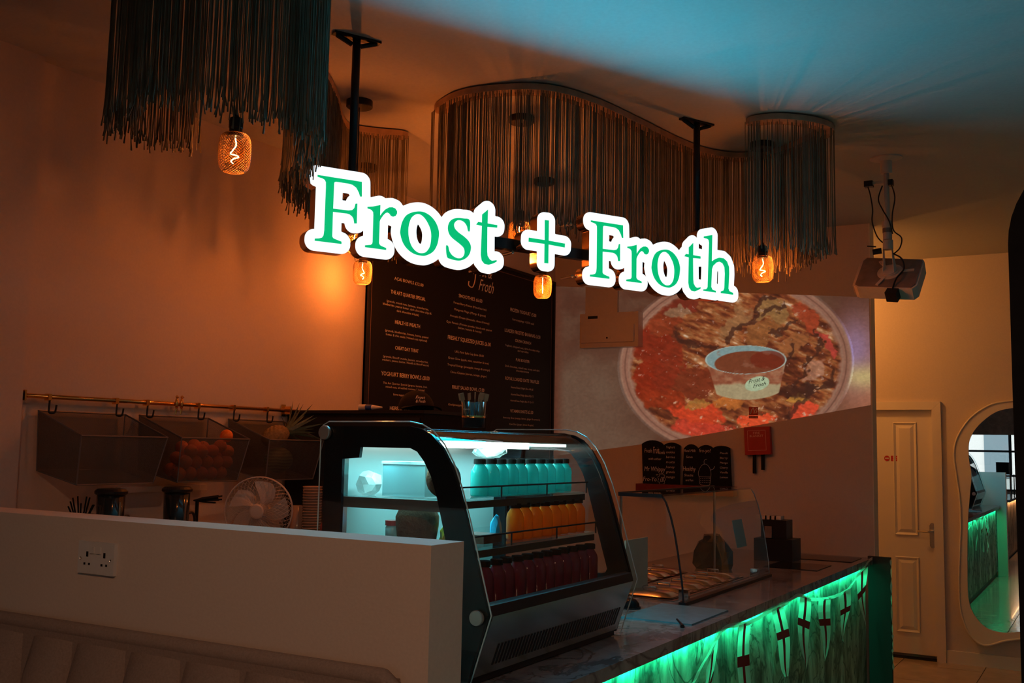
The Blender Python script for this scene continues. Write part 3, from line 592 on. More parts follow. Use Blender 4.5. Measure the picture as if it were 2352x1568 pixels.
keep(df)
# ---- bottles
def bottle(name, label, liquid, loc, group, h=0.105, r=0.029, cap=True):
    t = thing(name, label, 'bottle', loc, group)
    b = B(); lathe(b, [(0, 0), (r*0.9, 0), (r, 0.006), (r, h*0.66), (r*0.93, h*0.78), (r*0.62, h*0.90), (r*0.55, h*0.93), (r*0.55, h)], 18); obj('body', b, liquid, t, smooth=True)
    b = B(); lathe(b, [(r*0.66, h*0.95), (r*0.68, h*0.95), (r*0.68, h*1.08), (r*0.6, h*1.10), (0, h*1.10)], 18); obj('cap', b, M_blackm, t, smooth=False)
    return t
def liquid(name, c, e=0.0):
    m = mat(name, c, 0.08, spec=0.6, coat=0.6); b = m.node_tree.nodes['Principled BSDF']
    b.inputs['Subsurface Weight'].default_value = 0.0
    nt = m.node_tree; tr = nt.nodes.new('ShaderNodeBsdfTranslucent'); tr.inputs[0].default_value = (*c, 1); mx = nt.nodes.new('ShaderNodeMixShader'); mx.inputs[0].default_value = 0.55
    nt.links.new(b.outputs[0], mx.inputs[1]); nt.links.new(tr.outputs[0], mx.inputs[2]); nt.links.new(mx.outputs[0], nt.nodes['Material Output'].inputs[0]); return m
L1 = liquid('teal_drink', (0.03, 0.42, 0.40)); L2 = liquid('orange_drink', (0.85, 0.20, 0.004)); L3 = liquid('pink_drink', (0.34, 0.04, 0.075))
for row, (z, x, liq, nm, lab, y0, n_, hh) in enumerate(((1.463, -1.745, L1, 'juice_bottle', 'blue-green juice bottle in the row on the top shelf of the display fridge', 2.80, 10, 0.108), (1.319, -1.71, L2, 'juice_bottle', 'orange juice bottle in the row on the middle shelf of the display fridge', 2.97, 8, 0.108), (1.148, -1.65, L3, 'juice_bottle', 'pink drink bottle in the row on the bottom deck of the display fridge', 2.62, 13, 0.120))):
    grp = ['blue-green bottles on the top fridge shelf', 'orange bottles on the middle fridge shelf', 'pink bottles on the fridge deck'][row]
    p = bottle(nm, lab, liq, (x, y0, z), grp, hh)
    ORD = ['first', 'second', 'third', 'fourth', 'fifth', 'sixth', 'seventh', 'eighth', 'ninth', 'tenth', 'eleventh', 'twelfth', 'last']
    p['label'] = lab.replace(' in the row', ', first from the left')
    for i in range(1, n_): dup(p, (x+R.uniform(-.004, .004), y0+i*0.0655, z), lab.replace(' in the row', ', %s from the left' % ORD[i] if i < n_-1 else ', rightmost'))
# black fascia bar above the top row, crumpled clear bags, snack packets
def bag(name, label, cat, loc, size, m, rot=0.0, seed=1, grp=None):
    rr = random.Random(seed); b = B(); bmesh.ops.create_icosphere(b, subdivisions=2, radius=1)
    for v in b.verts:
        k = 1+rr.uniform(-.22, .22); v.co = Vector((v.co.x*size[0]*k, v.co.y*size[1]*k, max(-0.75, v.co.z*k)*size[2]))
    mn = min(v.co.z for v in b.verts)
    for v in b.verts: v.co.z -= mn
    o = obj(name, b, m); o.location = loc; o.rotation_euler = (0, 0, rot); return tag(o, label, cat, grp)
M_clear = mat('clear_wrap', (0.55, 0.62, 0.60), 0.15, spec=0.8, alpha=0.55)
bag('wrapped_pack', 'crumpled clear plastic pack lying on top of the fridge bottles', 'pack', (-1.84, 3.02, 1.583), (0.05, 0.09, 0.022), M_clear, 0.2, 3)
bag('snack_packet', 'yellow-green snack packet on the middle fridge shelf', 'packet', (-1.76, 2.66, 1.319), (0.035, 0.055, 0.034), mat('packet_yellow', (0.62, 0.60, 0.08), 0.25, var=0.5, scale=25), 0.6, 5)
bag('snack_packet', 'bright blue snack packet leaning beside the orange bottles', 'packet', (-1.74, 2.90, 1.319), (0.018, 0.022, 0.045), mat('packet_blue', (0.02, 0.35, 0.62), 0.25, var=0.2), 0.0, 6)
b = B(); box(b, -1.80, -1.70, 2.76, 2.87, 1.319, 1.346); tag(obj('snack_box', b, mat('box_dark', (0.10, 0.05, 0.05), 0.4, var=0.6, scale=30), bevel=0.002), 'small dark snack box lying between the yellow and blue packets', 'box')
M_tub = mat('frosted_tub', (0.30, 0.50, 0.52), 0.2, spec=0.6, alpha=0.75)
b = B(); box(b, -1.965, -1.805, 2.585, 2.665, 1.464, 1.562); t = obj('food_tub', b, mat('frosted_tub_cyan', (0.30, 0.68, 0.74), 0.15, spec=0.8, alpha=0.6), bevel=0.008)
tag(t, 'square frosted clear food tub on the top fridge shelf', 'tub')
bx('tub_lid', -1.968, -1.802, 2.582, 2.668, 1.562, 1.570, mat('tub_lid', (0.5, 0.72, 0.76), 0.3), t, bevel=0.002)
bag('wrapped_pack', 'crumpled clear plastic bag at the back left of the top fridge shelf', 'pack', (-2.03, 2.60, 1.463), (0.035, 0.05, 0.045), M_clear, 0.2, 9)
for i, (x, y, c, lab) in enumerate(((-1.93, 2.60, (0.42, 0.04, 0.04), 'small red-lidded jar on the middle fridge shelf near its left end'),)):
    t = thing('jar', lab, 'jar', (x, y, 1.319))
    b = B(); lathe(b, [(0, 0), (0.024, 0), (0.024, 0.05), (0.02, 0.055)], 16); obj('body', b, M_tub, t, smooth=True)
    b = B(); lathe(b, [(0, 0.055), (0.025, 0.055), (0.025, 0.07), (0, 0.071)], 16); obj('lid', b, mat('jar_red', c, 0.4), t)
b = B(); 
for k in range(5): tube(b, [(-1.88+k*0.012, 2.68, 1.32), (-1.88+k*0.012+R.uniform(-.004, .004), 2.69, 1.40)], 0.006, 6)
o = tag(obj('blue_pouches', b, mat('pouch_blue', (0.01, 0.30, 0.60), 0.3)), 'bright blue pleated pouch standing on the middle fridge shelf', 'pouch')
M_brown = mat('brown_crust', (0.13, 0.06, 0.035), 0.75, bump=0.5, scale=70, var=0.25)
b = B(); bmesh.ops.create_icosphere(b, subdivisions=3, radius=0.056)
o = obj('round_loaf', b, M_brown, smooth=True); o.location = (-1.748, 2.60, 1.521); o.scale = (0.95, 0.95, 1.0)
tag(o, 'round brown ball-shaped loaf on the top fridge shelf behind the black frame', 'loaf')
b = B(); lathe(b, [(0, 0), (0.056, 0), (0.060, 0.02), (0.066, 0.06), (0.067, 0.085), (0.055, 0.112), (0.033, 0.128), (0, 0.133)], 28, c=(-1.850, 2.615, 1.319)); o = obj('domed_loaf', b, M_brown, smooth=True)
tag(o, 'large brown dome-topped loaf on the middle fridge shelf', 'loaf')
# cup of wooden spoons on top of the fridge
cu_ = thing('spoon_cup', 'clear printed cup of wooden spoons standing on top of the display fridge', 'cup', (-2.07, 3.27, 1.690))
b = B(); lathe(b, [(0, 0.003), (0.040, 0.003), (0.044, 0.095), (0.046, 0.096), (0.041, 0.0), (0, 0)], 24); obj('cup', b, pane('cup_clear', (0.72, 0.80, 0.84)), cu_, smooth=True)
b = B(); lathe(b, [(0.0416, 0.0), (0.0432, 0.036), (0.0434, 0.036), (0.0418, 0.0)], 24); obj('base_band', b, M_blackm, cu_, smooth=True)
b = B(); lathe(b, [(0.0436, 0.036), (0.0445, 0.044), (0.0447, 0.044), (0.0438, 0.036)], 24); obj('gold_band', b, M_brass, cu_, smooth=True)
for k in range(7):
    a = k*0.9; b = B(); x, y = 0.022*math.cos(a), 0.022*math.sin(a)
    box(b, -0.005, 0.005, -0.001, 0.001, 0.005, 0.105); box(b, -0.010, 0.010, -0.001, 0.001, 0.105, 0.132)
    for v in b.verts: v.co = Matrix.Translation((x, y, 0)) @ Matrix.Rotation(a, 4, 'Z') @ Matrix.Rotation(0.10+0.12*(k % 3), 4, 'Y') @ v.co
    obj('wooden_spoon', b, mat('birch', (0.34, 0.24, 0.14), 0.7, var=0.15), cu_)
text('cup_lettering', 'Made by', M_print, cu_, (0.0, -0.0465, 0.065), (1, 0.15, 0), (0, 0, 1), 0.006)
# ================================================================ HANGING SIGN
SD = Vector((math.sin(math.radians(27.3)), math.cos(math.radians(27.3)), 0)); SN = Vector((SD.y, -SD.x, 0))
SP = Vector((-2.543, 3.088, 0))+SN*0.11
SM = Matrix(((SD.x, 0, SN.x, SP.x), (SD.y, 0, SN.y, SP.y), (0, 1, 0, 0), (0, 0, 0, 1)))   # (s, z, out) -> world
def shift(P, ds): return [(x+ds, y) for x, y in P]
smooth = lambda P: catmull(P, 4, True)
LET1 = [('F', [GLYPH['F']]), ('r', [GLYPH['r']]), ('o', [smooth(GLYPH['o']), smooth(GLYPH['oi'])]), ('s', [smooth(GLYPH['s'])]), ('t', [GLYPH['t']])]
LET2 = [('+', [GLYPH['+']])]
LET3 = [('F', [shift(GLYPH['F'], 1.268)]), ('r', [shift(GLYPH['r'], 1.267)]), ('o', [shift(smooth(GLYPH['o']), 1.267), shift(smooth(GLYPH['oi']), 1.267)]), ('t', [shift(GLYPH['t'], 1.124)]), ('h', [GLYPH['h']])]
def offset_outline(letters, rad, step=0.0022):
    """outline of everything within rad of the letters (distance field + marching squares)"""
    segs = []; polys = []
    for _, loops in letters:
        polys.append([np.array(l) for l in loops])
        for l in loops:
            a = np.array(l); segs.append(np.hstack([a, np.roll(a, -1, 0)]))
    S = np.vstack(segs); x0, y0 = S[:, [0, 2]].min()-rad*1.4, S[:, [1, 3]].min()-rad*1.4; x1, y1 = S[:, [0, 2]].max()+rad*1.4, S[:, [1, 3]].max()+rad*1.4
    X = np.arange(x0, x1, step); Y = np.arange(y0, y1, step); gx, gy = np.meshgrid(X, Y, indexing='ij')
    D = np.full(gx.shape, 1e9)
    for ax, ay, bx_, by in S:
        dx, dy = bx_-ax, by-ay; L2_ = dx*dx+dy*dy+1e-12
        t = np.clip(((gx-ax)*dx+(gy-ay)*dy)/L2_, 0, 1); d = np.hypot(gx-ax-t*dx, gy-ay-t*dy); np.minimum(D, d, out=D)
    ins = np.zeros(gx.shape, bool)
    for loops in polys:
        c = np.zeros(gx.shape, bool)
        for a in loops:
            bq = np.roll(a, -1, 0)
            for (ax, ay), (bx_, by) in zip(a, bq):
                if ay == by: continue
                c ^= ((gy < ay) != (gy < by)) & (gx < (bx_-ax)*(gy-ay)/(by-ay)+ax)
        ins |= c
    F = np.where(ins, -D, D)-rad
    nx, ny = F.shape; edges = {}
    s = F < 0
    key = lambda i, j, h: (i*ny+j)*2+h
    def pt(k):
        h = k & 1; ij = k >> 1; i, j = divmod(ij, ny)
        f0 = F[i, j]; f1 = F[i+1, j] if h == 0 else F[i, j+1]; t = f0/(f0-f1)
        return (X[i]+(step*t if h == 0 else 0), Y[j]+(step*t if h == 1 else 0))
    mixed = np.argwhere((s[:-1, :-1] != s[1:, :-1]) | (s[:-1, :-1] != s[:-1, 1:]) | (s[:-1, :-1] != s[1:, 1:]))
    for i, j in mixed:
        i = int(i); j = int(j); c = []
        if s[i, j] != s[i+1, j]: c.append(key(i, j, 0))
        if s[i+1, j] != s[i+1, j+1]: c.append(key(i+1, j, 1))
        if s[i, j+1] != s[i+1, j+1]: c.append(key(i, j+1, 0))
        if s[i, j] != s[i, j+1]: c.append(key(i, j, 1))
        for a, b_ in ([(c[0], c[1])] if len(c) == 2 else [(c[0], c[1]), (c[2], c[3])]):
            edges.setdefault(a, []).append(b_); edges.setdefault(b_, []).append(a)
    loops = []; seen = set()
    for k0 in edges:
        if k0 in seen: continue
        lp = [k0]; seen.add(k0); cur = k0
        while True:
            nx_ = [q for q in edges[cur] if q not in seen]
            if not nx_: break
            cur = nx_[0]; seen.add(cur); lp.append(cur)
        P = [pt(k) for k in lp]
        if len(P) > 12: loops.append(P[::2])
    return loops
sign = thing('hanging_sign', 'large illuminated hanging sign reading Frost + Froth in green on white', 'sign', (SP.x, SP.y, 2.3))
M_face = emis('sign_white_face', (1.0, 1.12, 1.18), 1.06)
M_lett = emis('sign_green_face', (0.0, 0.56, 0.19), 0.92)
M_shadow = mat('sign_dark_return', (0.10, 0.06, 0.05), 0.3, metal=0.8)
out_l = {}
for nm, LS in (('frost', LET1), ('plus', LET2), ('froth', LET3)):
    lp = offset_outline(LS, 0.0365 if nm != 'plus' else 0.034); out_l[nm] = lp
    curve2d('light_face', lp, SM @ Matrix.Translation((0, 0, 0.0)), M_face, sign, 0.003)
    me_loops = lp
    # metal can behind the face
    curve2d('letter_can', lp, SM @ Matrix.Translation((0, 0, -0.030)), M_bronze, sign, 0.026)
    for ch, loops in LS:
        curve2d('letter', loops, SM @ Matrix.Translation((0, 0, 0.0045)), M_lett, sign, 0.0012)
# backing bar, hangers
b = B(); box(b, -0.12, 1.86, 2.452, 2.497, -0.10, -0.062, SM); obj('backing_bar', b, M_black, sign)
for s_, in ((0.0,), (1.807,)):
    p = SP-SN*0.11+SD*s_
    b = B(); tube(b, [(p.x, p.y, CH-0.01), (p.x, p.y, 2.9), (p.x, p.y, 2.44)], 0.0165, 12); obj('pole', b, M_black, sign, smooth=True)
    b = B(); Mq = Matrix.Translation((p.x, p.y, CH)) @ Matrix.Rotation(math.radians(-27.3), 4, 'Z')
    box(b, -0.018, 0.018, -0.10, 0.10, -0.010, -0.001, Mq)
    for q in (-1, 1): tube(b, [Mq @ Vector((0, q*0.085, -0.01)), Mq @ Vector((0, q*0.02, -0.035))], 0.010, 6)
    obj('ceiling_bracket', b, M_black, sign)
    b = B(); box(b, -0.02, 0.02, -0.03, 0.03, 2.45, 2.50, Matrix.Translation((p.x, p.y, 0)) @ Matrix.Rotation(math.radians(-27.3), 4, 'Z')); obj('pole_clamp', b, M_black, sign)
# rear stand-off tubes seen past the letters
for s_, z_ in ((0.72, 2.44), (1.02, 2.60), (1.03, 2.37), (1.22, 2.355), (1.40, 2.36), (1.62, 2.35), (0.66, 2.40), (0.30, 2.345), (0.45, 2.35), (0.56, 2.35)):
    b = B(); c0 = SM @ Vector((s_, z_, -0.058)); c1 = SM @ Vector((s_, z_, -0.14)); tube(b, [c0, c1], 0.007, 8); obj('stand_off', b, M_chrome, sign)
keep(sign)
# added lamp, unseen by camera, for the sign's cyan wash over ceiling and worktop
_c = SP+SD*0.76+SN*0.012
_l = lamp('sign_led_wash', 'AREA', (_c.x, _c.y, 2.50), (0.0, 0.66, 1.0), 22.0, 1.75, 0.16, spread=math.radians(157))
_l.matrix_world = Matrix(((SD.x, 0, SN.x, _c.x), (SD.y, 0, SN.y, _c.y), (0, 1, 0, 2.50), (0, 0, 0, 1))) @ Matrix.Rotation(PI, 4, 'X')
_l.visible_camera = False

# ================================================================ PENDANT LAMPS
def make_pendant():
    t = thing('pendant_lamp', 'x', 'lamp', (0, 0, 0), 'wire mesh pendant lamps')
    zc = CH-2.6          # lamps are built around z=0 at the cage centre, ceiling at zc
    b = B(); lathe(b, [(0, zc-0.001), (0.062, zc-0.001), (0.062, zc-0.030), (0.058, zc-0.033), (0, zc-0.033)], 28); obj('ceiling_rose', b, M_black, t)
    b = B(); tube(b, [(0, 0, zc-0.03), (0, 0, 0.12)], 0.0032, 6); obj('cable', b, M_black, t)
    b = B(); lathe(b, [(0, 0.138), (0.006, 0.138), (0.009, 0.125), (0.022, 0.118), (0.024, 0.112), (0.024, 0.085), (0.022, 0.083), (0.022, 0.068), (0.026, 0.062), (0.026, 0.054), (0, 0.052)], 18); obj('lamp_holder', b, M_black, t, smooth=False)
    prof = [(0.024, 0.066), (0.040, 0.062), (0.049, 0.050), (0.0535, 0.030), (0.0545, 0.0), (0.053, -0.035), (0.047, -0.056), (0.036, -0.067)]
    P = catmull(prof, 3); n = 30; b = B(); m_ = len(P)
    ar = [0]
    for k in range(1, m_): ar.append(ar[-1]+math.hypot(P[k][0]-P[k-1][0], P[k][1]-P[k-1][1]))
    tw = 3.2
    for sgn in (-1, 1):
        for k in range(n):
            pts = []
            for q, (r_, z_) in enumerate(P):
                a = 2*PI*k/n+sgn*ar[q]*tw/0.15; pts.append((r_*math.cos(a), r_*math.sin(a), z_))
            tube(b, pts, 0.00075, 3, caps=False)
    o = obj('wire_mesh', b, M_copper, t); o['kind'] = 'stuff'
    for r_, z_ in ((0.024, 0.066), (0.036, -0.067)):
        b = B(); tube(b, [(r_*math.cos(a), r_*math.sin(a), z_) for a in [2*PI*k/28 for k in range(28)]], 0.0013, 5, closed=True)
        obj('mesh_rim', b, M_copper, t)
    b = B(); fp = catmull([(0, 0, 0.05), (0.003, 0.002, 0.025), (-0.006, -0.004, 0.006), (-0.012, -0.006, -0.006), (0.006, 0.004, -0.010), (0.012, 0.006, -0.016), (-0.003, 0.0, -0.022), (-0.010, -0.004, -0.032), (-0.004, 0, -0.040)], 4); tube(b, fp, 0.0019, 6); obj('filament', b, M_fil, t, smooth=True)
    b = B(); lathe(b, [(0.012, 0.052), (0.022, 0.035), (0.030, 0.010), (0.031, -0.012), (0.024, -0.036), (0.010, -0.048), (0, -0.050)], 18); obj('bulb_glass', b, pane('amber_glass', (0.98, 0.85, 0.62), refl=0.5, base=0.02), t, smooth=True)
    return t
lampp = make_pendant()
PL = [(-2.552, 2.475, 2.600, 'wire mesh pendant lamp nearest the camera under the front fringe', 3.0),
      (-3.016, 3.699, 2.576, 'wire mesh pendant lamp glowing through the gap behind the first letters of the sign', 19.0),
      (-3.686, 4.600, 2.600, 'wire mesh pendant lamp below the sign at the left edge of the menu board', 12.0),
      (-2.449, 4.247, 2.640, 'wire mesh pendant lamp peeping out behind the sign left of its plus', 12.0),
      (-2.908, 5.329, 2.575, 'wire mesh pendant lamp hanging below the plus of the sign', 15.0),
      (-1.538, 5.189, 2.562, 'wire mesh pendant lamp at the right end inside the round fringe', 10.0)]
for i, (x, y, z, lab, pw_) in enumerate(PL):
    o = lampp if i == 0 else dup(lampp)
    o.location = (x, y, z); o['label'] = lab; o.rotation_euler = (0, 0, i*1.1+0.4)
    # rose and cable reach up to the ceiling of this lamp
    for ch in o.children:
        if ch.name.startswith('ceiling_rose'): ch.location = (0, 0, 2.6-z)
        if ch.name.startswith('cable'): ch.scale = (1, 1, (CH-0.03-z)/(CH-0.03-2.6)); 
    lamp('pendant_bulb_light', 'POINT', (x, y, z-0.012), ORANGE, pw_, 0.012)

# ================================================================ STRING FRINGES ON CURVED RAILS
def resample(P, step):
    P = [np.array(p) for p in P]; L_ = [0]
    for a, c in zip(P, P[1:]): L_.append(L_[-1]+np.linalg.norm(c-a))
    out = []; n = max(2, int(L_[-1]/step)); k = 0
    for i in range(n+1):
        d = L_[-1]*i/n
        while k < len(P)-2 and L_[k+1] < d: k += 1
        t = (d-L_[k])/max(1e-9, L_[k+1]-L_[k]); out.append(P[k]+(P[k+1]-P[k])*t)
    return out
def fringe(name, label, path, zb, width, layers, step, cutvar, rad=0.0019, thin_from=0):
    t = thing(name, label, 'fringe', (path[0][0], path[0][1], CH), None)
    S = resample(catmull(path, 8), 0.03); n = len(S); ring = []
    b = B(); h = 0.028; hw_ = width/2; prev = None
    for i, p in enumerate(S):
        d = S[min(i+1, n-1)]-S[max(i-1, 0)]; d /= np.linalg.norm(d); nn = np.array([-d[1], d[0]])
        e = min(1.0, math.sin(min(1, (i+0.35)/2.0)*PI/2), math.sin(min(1, (n-1-i+0.35)/2.0)*PI/2))
        q = [b.verts.new((*(p+nn*hw_*e), CH-0.008)), b.verts.new((*(p-nn*hw_*e), CH-0.008)), b.verts.new((*(p-nn*hw_*e), CH-0.008-h)), b.verts.new((*(p+nn*hw_*e), CH-0.008-h))]
        if prev:
            for k in range(4): b.faces.new((prev[k], prev[(k+1) % 4], q[(k+1) % 4], q[k]))
        else: b.faces.new(q[::-1])
        prev = q
    b.faces.new(prev); obj('rail', b, M_rail, t)
    b = B()
    for i in range(2, n, 12): box(b, S[i][0]-0.012, S[i][0]+0.012, S[i][1]-0.012, S[i][1]+0.012, CH-0.009, CH-0.0005)
    obj('rail_fixing', b, M_black, t)
    # strings: one curtain of them, too many to count
    V = []; Fc = []
    rr = random.Random(len(name)+int(width*1000)+len(path))
    Q = resample(catmull(path, 8), step); m_ = len(Q)
    for L_ in range(layers):
        off = (L_/(layers-1)-0.5)*width*0.86 if layers > 1 else 0
        for i in range(m_):
            d = Q[min(i+1, m_-1)]-Q[max(i-1, 0)]; d = d/np.linalg.norm(d); nn = np.array([-d[1], d[0]])
            if rr.random() < 0.16+0.22*(math.sin(i*0.21+L_*2.1)*math.sin(i*0.057+L_) > 0.35): continue
            if thin_from and i/m_ > thin_from and rr.random() < 0.45: continue
            p = Q[i]+nn*off+d*rr.uniform(-step*.5, step*.5)+nn*rr.uniform(-.004, .004)
            zt = CH-0.034; zl = zb+rr.gauss(0, cutvar)+0.02*math.sin(i*0.07+L_); ex, ey = rr.gauss(0, 0.004), rr.gauss(0, 0.004); r_ = rad*rr.uniform(0.8, 1.25)
            zs = (zt, (zt+zl)/2, zl+0.09, zl+0.03, zl); base = len(V)
            for q, z in enumerate(zs):
                f = (0, 0.15, 0.5, 1.2, 1.9)[q]; cx, cy = p[0]+ex*f, p[1]+ey*f; r2 = r_*(1 if q < 4 else 1.5)
                for k in range(3): V.append((cx+r2*math.cos(2.094*k+i), cy+r2*math.sin(2.094*k+i), z))
            for q in range(4):
                for k in range(3):
                    k2 = (k+1) % 3; Fc.append((base+q*3+k, base+q*3+k2, base+q*3+3+k2, base+q*3+3+k))
    me = bpy.data.meshes.new('strings'); me.from_pydata(V, [], Fc); me.update()
    o = link('strings', me, M_string, t); o['kind'] = 'stuff'
    return keep(t)
fringe('string_fringe', 'long S-shaped string fringe hanging from the ceiling rail behind the sign', RAIL_BIG, 2.585, 0.085, 3, 0.0075, 0.018, thin_from=0.84)
fringe('string_fringe', 'dark string fringe on the curved rail at the upper left around the nearest lamp', [(-2.67, 2.42), (-2.735, 2.33), (-2.72, 2.19), (-2.62, 2.05), (-2.46, 1.985), (-2.32, 2.02), (-2.215, 2.13), (-2.165, 2.27), (-2.185, 2.41), (-2.28, 2.56), (-2.44, 2.70), (-2.63, 2.85), (-2.78, 3.03), (-2.90, 3.26), (-3.05, 3.52), (-3.22, 3.76), (-3.30, 3.93), (-3.22, 4.07), (-3.09, 4.19)], 2.60, 0.085, 3, 0.0068, 0.020)

# ================================================================ MENU BOARD
mb = thing('menu_board', 'tall black menu board with pale lettering filling the left wall beside the corner', 'menu board', (XA, 6.1, 2.0))
bx('board', XA+0.001, XA+0.016, 4.915, 7.345, 1.15, 2.965, M_menu, mb, bevel=0.002)
b = B()
for (y0, y1, z0, z1) in ((4.915, 4.935, 1.15, 2.965), (7.325, 7.345, 1.15, 2.965), (4.935, 7.325, 2.945, 2.965), (4.935, 7.325, 1.15, 1.17)): box(b, XA+0.002, XA+0.028, y0, y1, z0, z1)
obj('frame', b, M_black, mb)
b = B()
for (y0, y1, z0, z1) in ((4.955, 4.960, 1.19, 2.92), (7.298, 7.303, 1.19, 2.92), (4.96, 7.298, 2.915, 2.92), (4.96, 7.298, 1.19, 1.195)): box(b, XA+0.0162, XA+0.0168, y0, y1, z0, z1)
obj('printed_border', b, mat('border_print', (0.20, 0.10, 0.08), 0.6), mb)
XT = XA+0.0175
for (yc, z, wd, h, s_) in MENU:
    head = s_.upper() == s_
    text('heading' if head else 'menu_line', s_, M_print, mb, (XT, yc, z), *WA, h, wd, bold=0.012 if head else 0.0)
text('logo_lettering', 'Frost &', M_print, mb, (XT, 6.235, 2.84), *WA, 0.085, 0.26, shear=0.45)
text('logo_lettering', 'Froth', M_print, mb, (XT, 6.285, 2.735), *WA, 0.085, 0.21, shear=0.45)
b = B(); tube(b, [(XT, y, z) for y, z in catmull([(6.11, 2.94), (6.08, 2.90), (6.13, 2.87), (6.13, 2.80), (6.10, 2.745), (6.05, 2.75), (6.05, 2.78)], 6)], 0.004, 5); obj('logo_flourish', b, M_print, mb)
keep(mb)

# ================================================================ PARTITION WALL ITEMS
# projected advertising picture: keystoned sheet whose glowing colours stand in for projector light
def vnoise(x, y, seed, oct_=4):
    rs = np.random.RandomState(seed); T_ = rs.rand(64, 64); out = np.zeros_like(x); a = 1; tot = 0
    for o_ in range(oct_):
        xi = np.floor(x).astype(int); yi = np.floor(y).astype(int); fx = x-xi; fy = y-yi; fx = fx*fx*(3-2*fx); fy = fy*fy*(3-2*fy)
        g = lambda i, j: T_[i % 64, j % 64]
        out += a*((g(xi, yi)*(1-fx)+g(xi+1, yi)*fx)*(1-fy)+(g(xi, yi+1)*(1-fx)+g(xi+1, yi+1)*fx)*fy); tot += a; a *= 0.55; x = x*2.03+5.1; y = y*2.03+1.7
    return out/tot
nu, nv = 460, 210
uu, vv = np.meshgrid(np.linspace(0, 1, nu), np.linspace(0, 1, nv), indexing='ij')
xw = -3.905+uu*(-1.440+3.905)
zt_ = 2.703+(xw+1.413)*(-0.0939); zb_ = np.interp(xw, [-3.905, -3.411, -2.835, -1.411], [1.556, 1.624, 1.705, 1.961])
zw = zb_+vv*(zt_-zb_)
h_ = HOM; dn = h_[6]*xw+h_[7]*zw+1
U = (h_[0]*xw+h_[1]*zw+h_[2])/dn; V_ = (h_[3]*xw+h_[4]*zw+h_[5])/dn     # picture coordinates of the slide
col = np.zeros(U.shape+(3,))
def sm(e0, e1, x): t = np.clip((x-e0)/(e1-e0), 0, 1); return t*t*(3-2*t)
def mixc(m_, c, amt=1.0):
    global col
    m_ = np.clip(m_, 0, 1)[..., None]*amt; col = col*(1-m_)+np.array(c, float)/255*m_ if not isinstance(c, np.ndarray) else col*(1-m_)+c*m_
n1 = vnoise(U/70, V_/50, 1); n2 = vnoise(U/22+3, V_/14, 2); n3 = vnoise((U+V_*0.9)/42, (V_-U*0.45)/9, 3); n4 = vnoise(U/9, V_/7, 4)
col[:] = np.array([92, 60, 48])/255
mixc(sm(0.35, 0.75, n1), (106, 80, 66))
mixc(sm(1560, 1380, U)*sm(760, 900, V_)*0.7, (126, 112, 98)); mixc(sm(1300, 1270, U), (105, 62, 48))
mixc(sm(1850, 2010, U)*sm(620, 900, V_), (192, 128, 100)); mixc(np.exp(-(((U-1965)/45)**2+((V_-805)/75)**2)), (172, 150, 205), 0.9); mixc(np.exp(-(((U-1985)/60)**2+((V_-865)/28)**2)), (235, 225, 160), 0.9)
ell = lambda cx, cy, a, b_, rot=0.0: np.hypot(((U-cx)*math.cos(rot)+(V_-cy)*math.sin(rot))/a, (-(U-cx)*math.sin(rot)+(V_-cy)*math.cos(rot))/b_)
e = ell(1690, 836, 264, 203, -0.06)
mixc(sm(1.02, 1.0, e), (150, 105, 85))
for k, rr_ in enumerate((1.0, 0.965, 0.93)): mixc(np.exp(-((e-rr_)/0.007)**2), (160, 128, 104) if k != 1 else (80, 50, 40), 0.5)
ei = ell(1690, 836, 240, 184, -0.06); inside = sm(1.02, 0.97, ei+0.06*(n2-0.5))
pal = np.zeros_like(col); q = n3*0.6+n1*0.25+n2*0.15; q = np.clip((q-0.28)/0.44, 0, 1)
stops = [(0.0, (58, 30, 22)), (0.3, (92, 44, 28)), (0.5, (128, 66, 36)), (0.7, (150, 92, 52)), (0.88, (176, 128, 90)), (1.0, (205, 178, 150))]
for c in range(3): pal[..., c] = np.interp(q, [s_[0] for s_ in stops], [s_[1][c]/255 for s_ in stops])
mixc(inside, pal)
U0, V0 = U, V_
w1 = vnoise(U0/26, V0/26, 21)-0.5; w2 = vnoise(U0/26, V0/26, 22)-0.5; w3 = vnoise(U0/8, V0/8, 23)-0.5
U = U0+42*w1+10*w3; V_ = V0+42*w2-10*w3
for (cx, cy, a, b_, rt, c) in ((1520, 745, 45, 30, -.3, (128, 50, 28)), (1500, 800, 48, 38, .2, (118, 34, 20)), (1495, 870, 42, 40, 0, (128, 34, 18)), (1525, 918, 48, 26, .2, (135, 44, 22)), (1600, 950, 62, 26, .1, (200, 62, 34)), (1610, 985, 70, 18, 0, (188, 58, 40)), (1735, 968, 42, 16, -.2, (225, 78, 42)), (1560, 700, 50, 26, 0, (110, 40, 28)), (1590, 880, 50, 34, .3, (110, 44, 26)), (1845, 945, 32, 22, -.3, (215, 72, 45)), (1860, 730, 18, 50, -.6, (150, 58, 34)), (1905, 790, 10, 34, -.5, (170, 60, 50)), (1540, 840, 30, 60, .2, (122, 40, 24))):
    m_ = sm(1.12, 0.9, ell(cx, cy, a, b_, rt)+0.35*(n2-0.5)); mixc(m_*inside, c, 0.9)
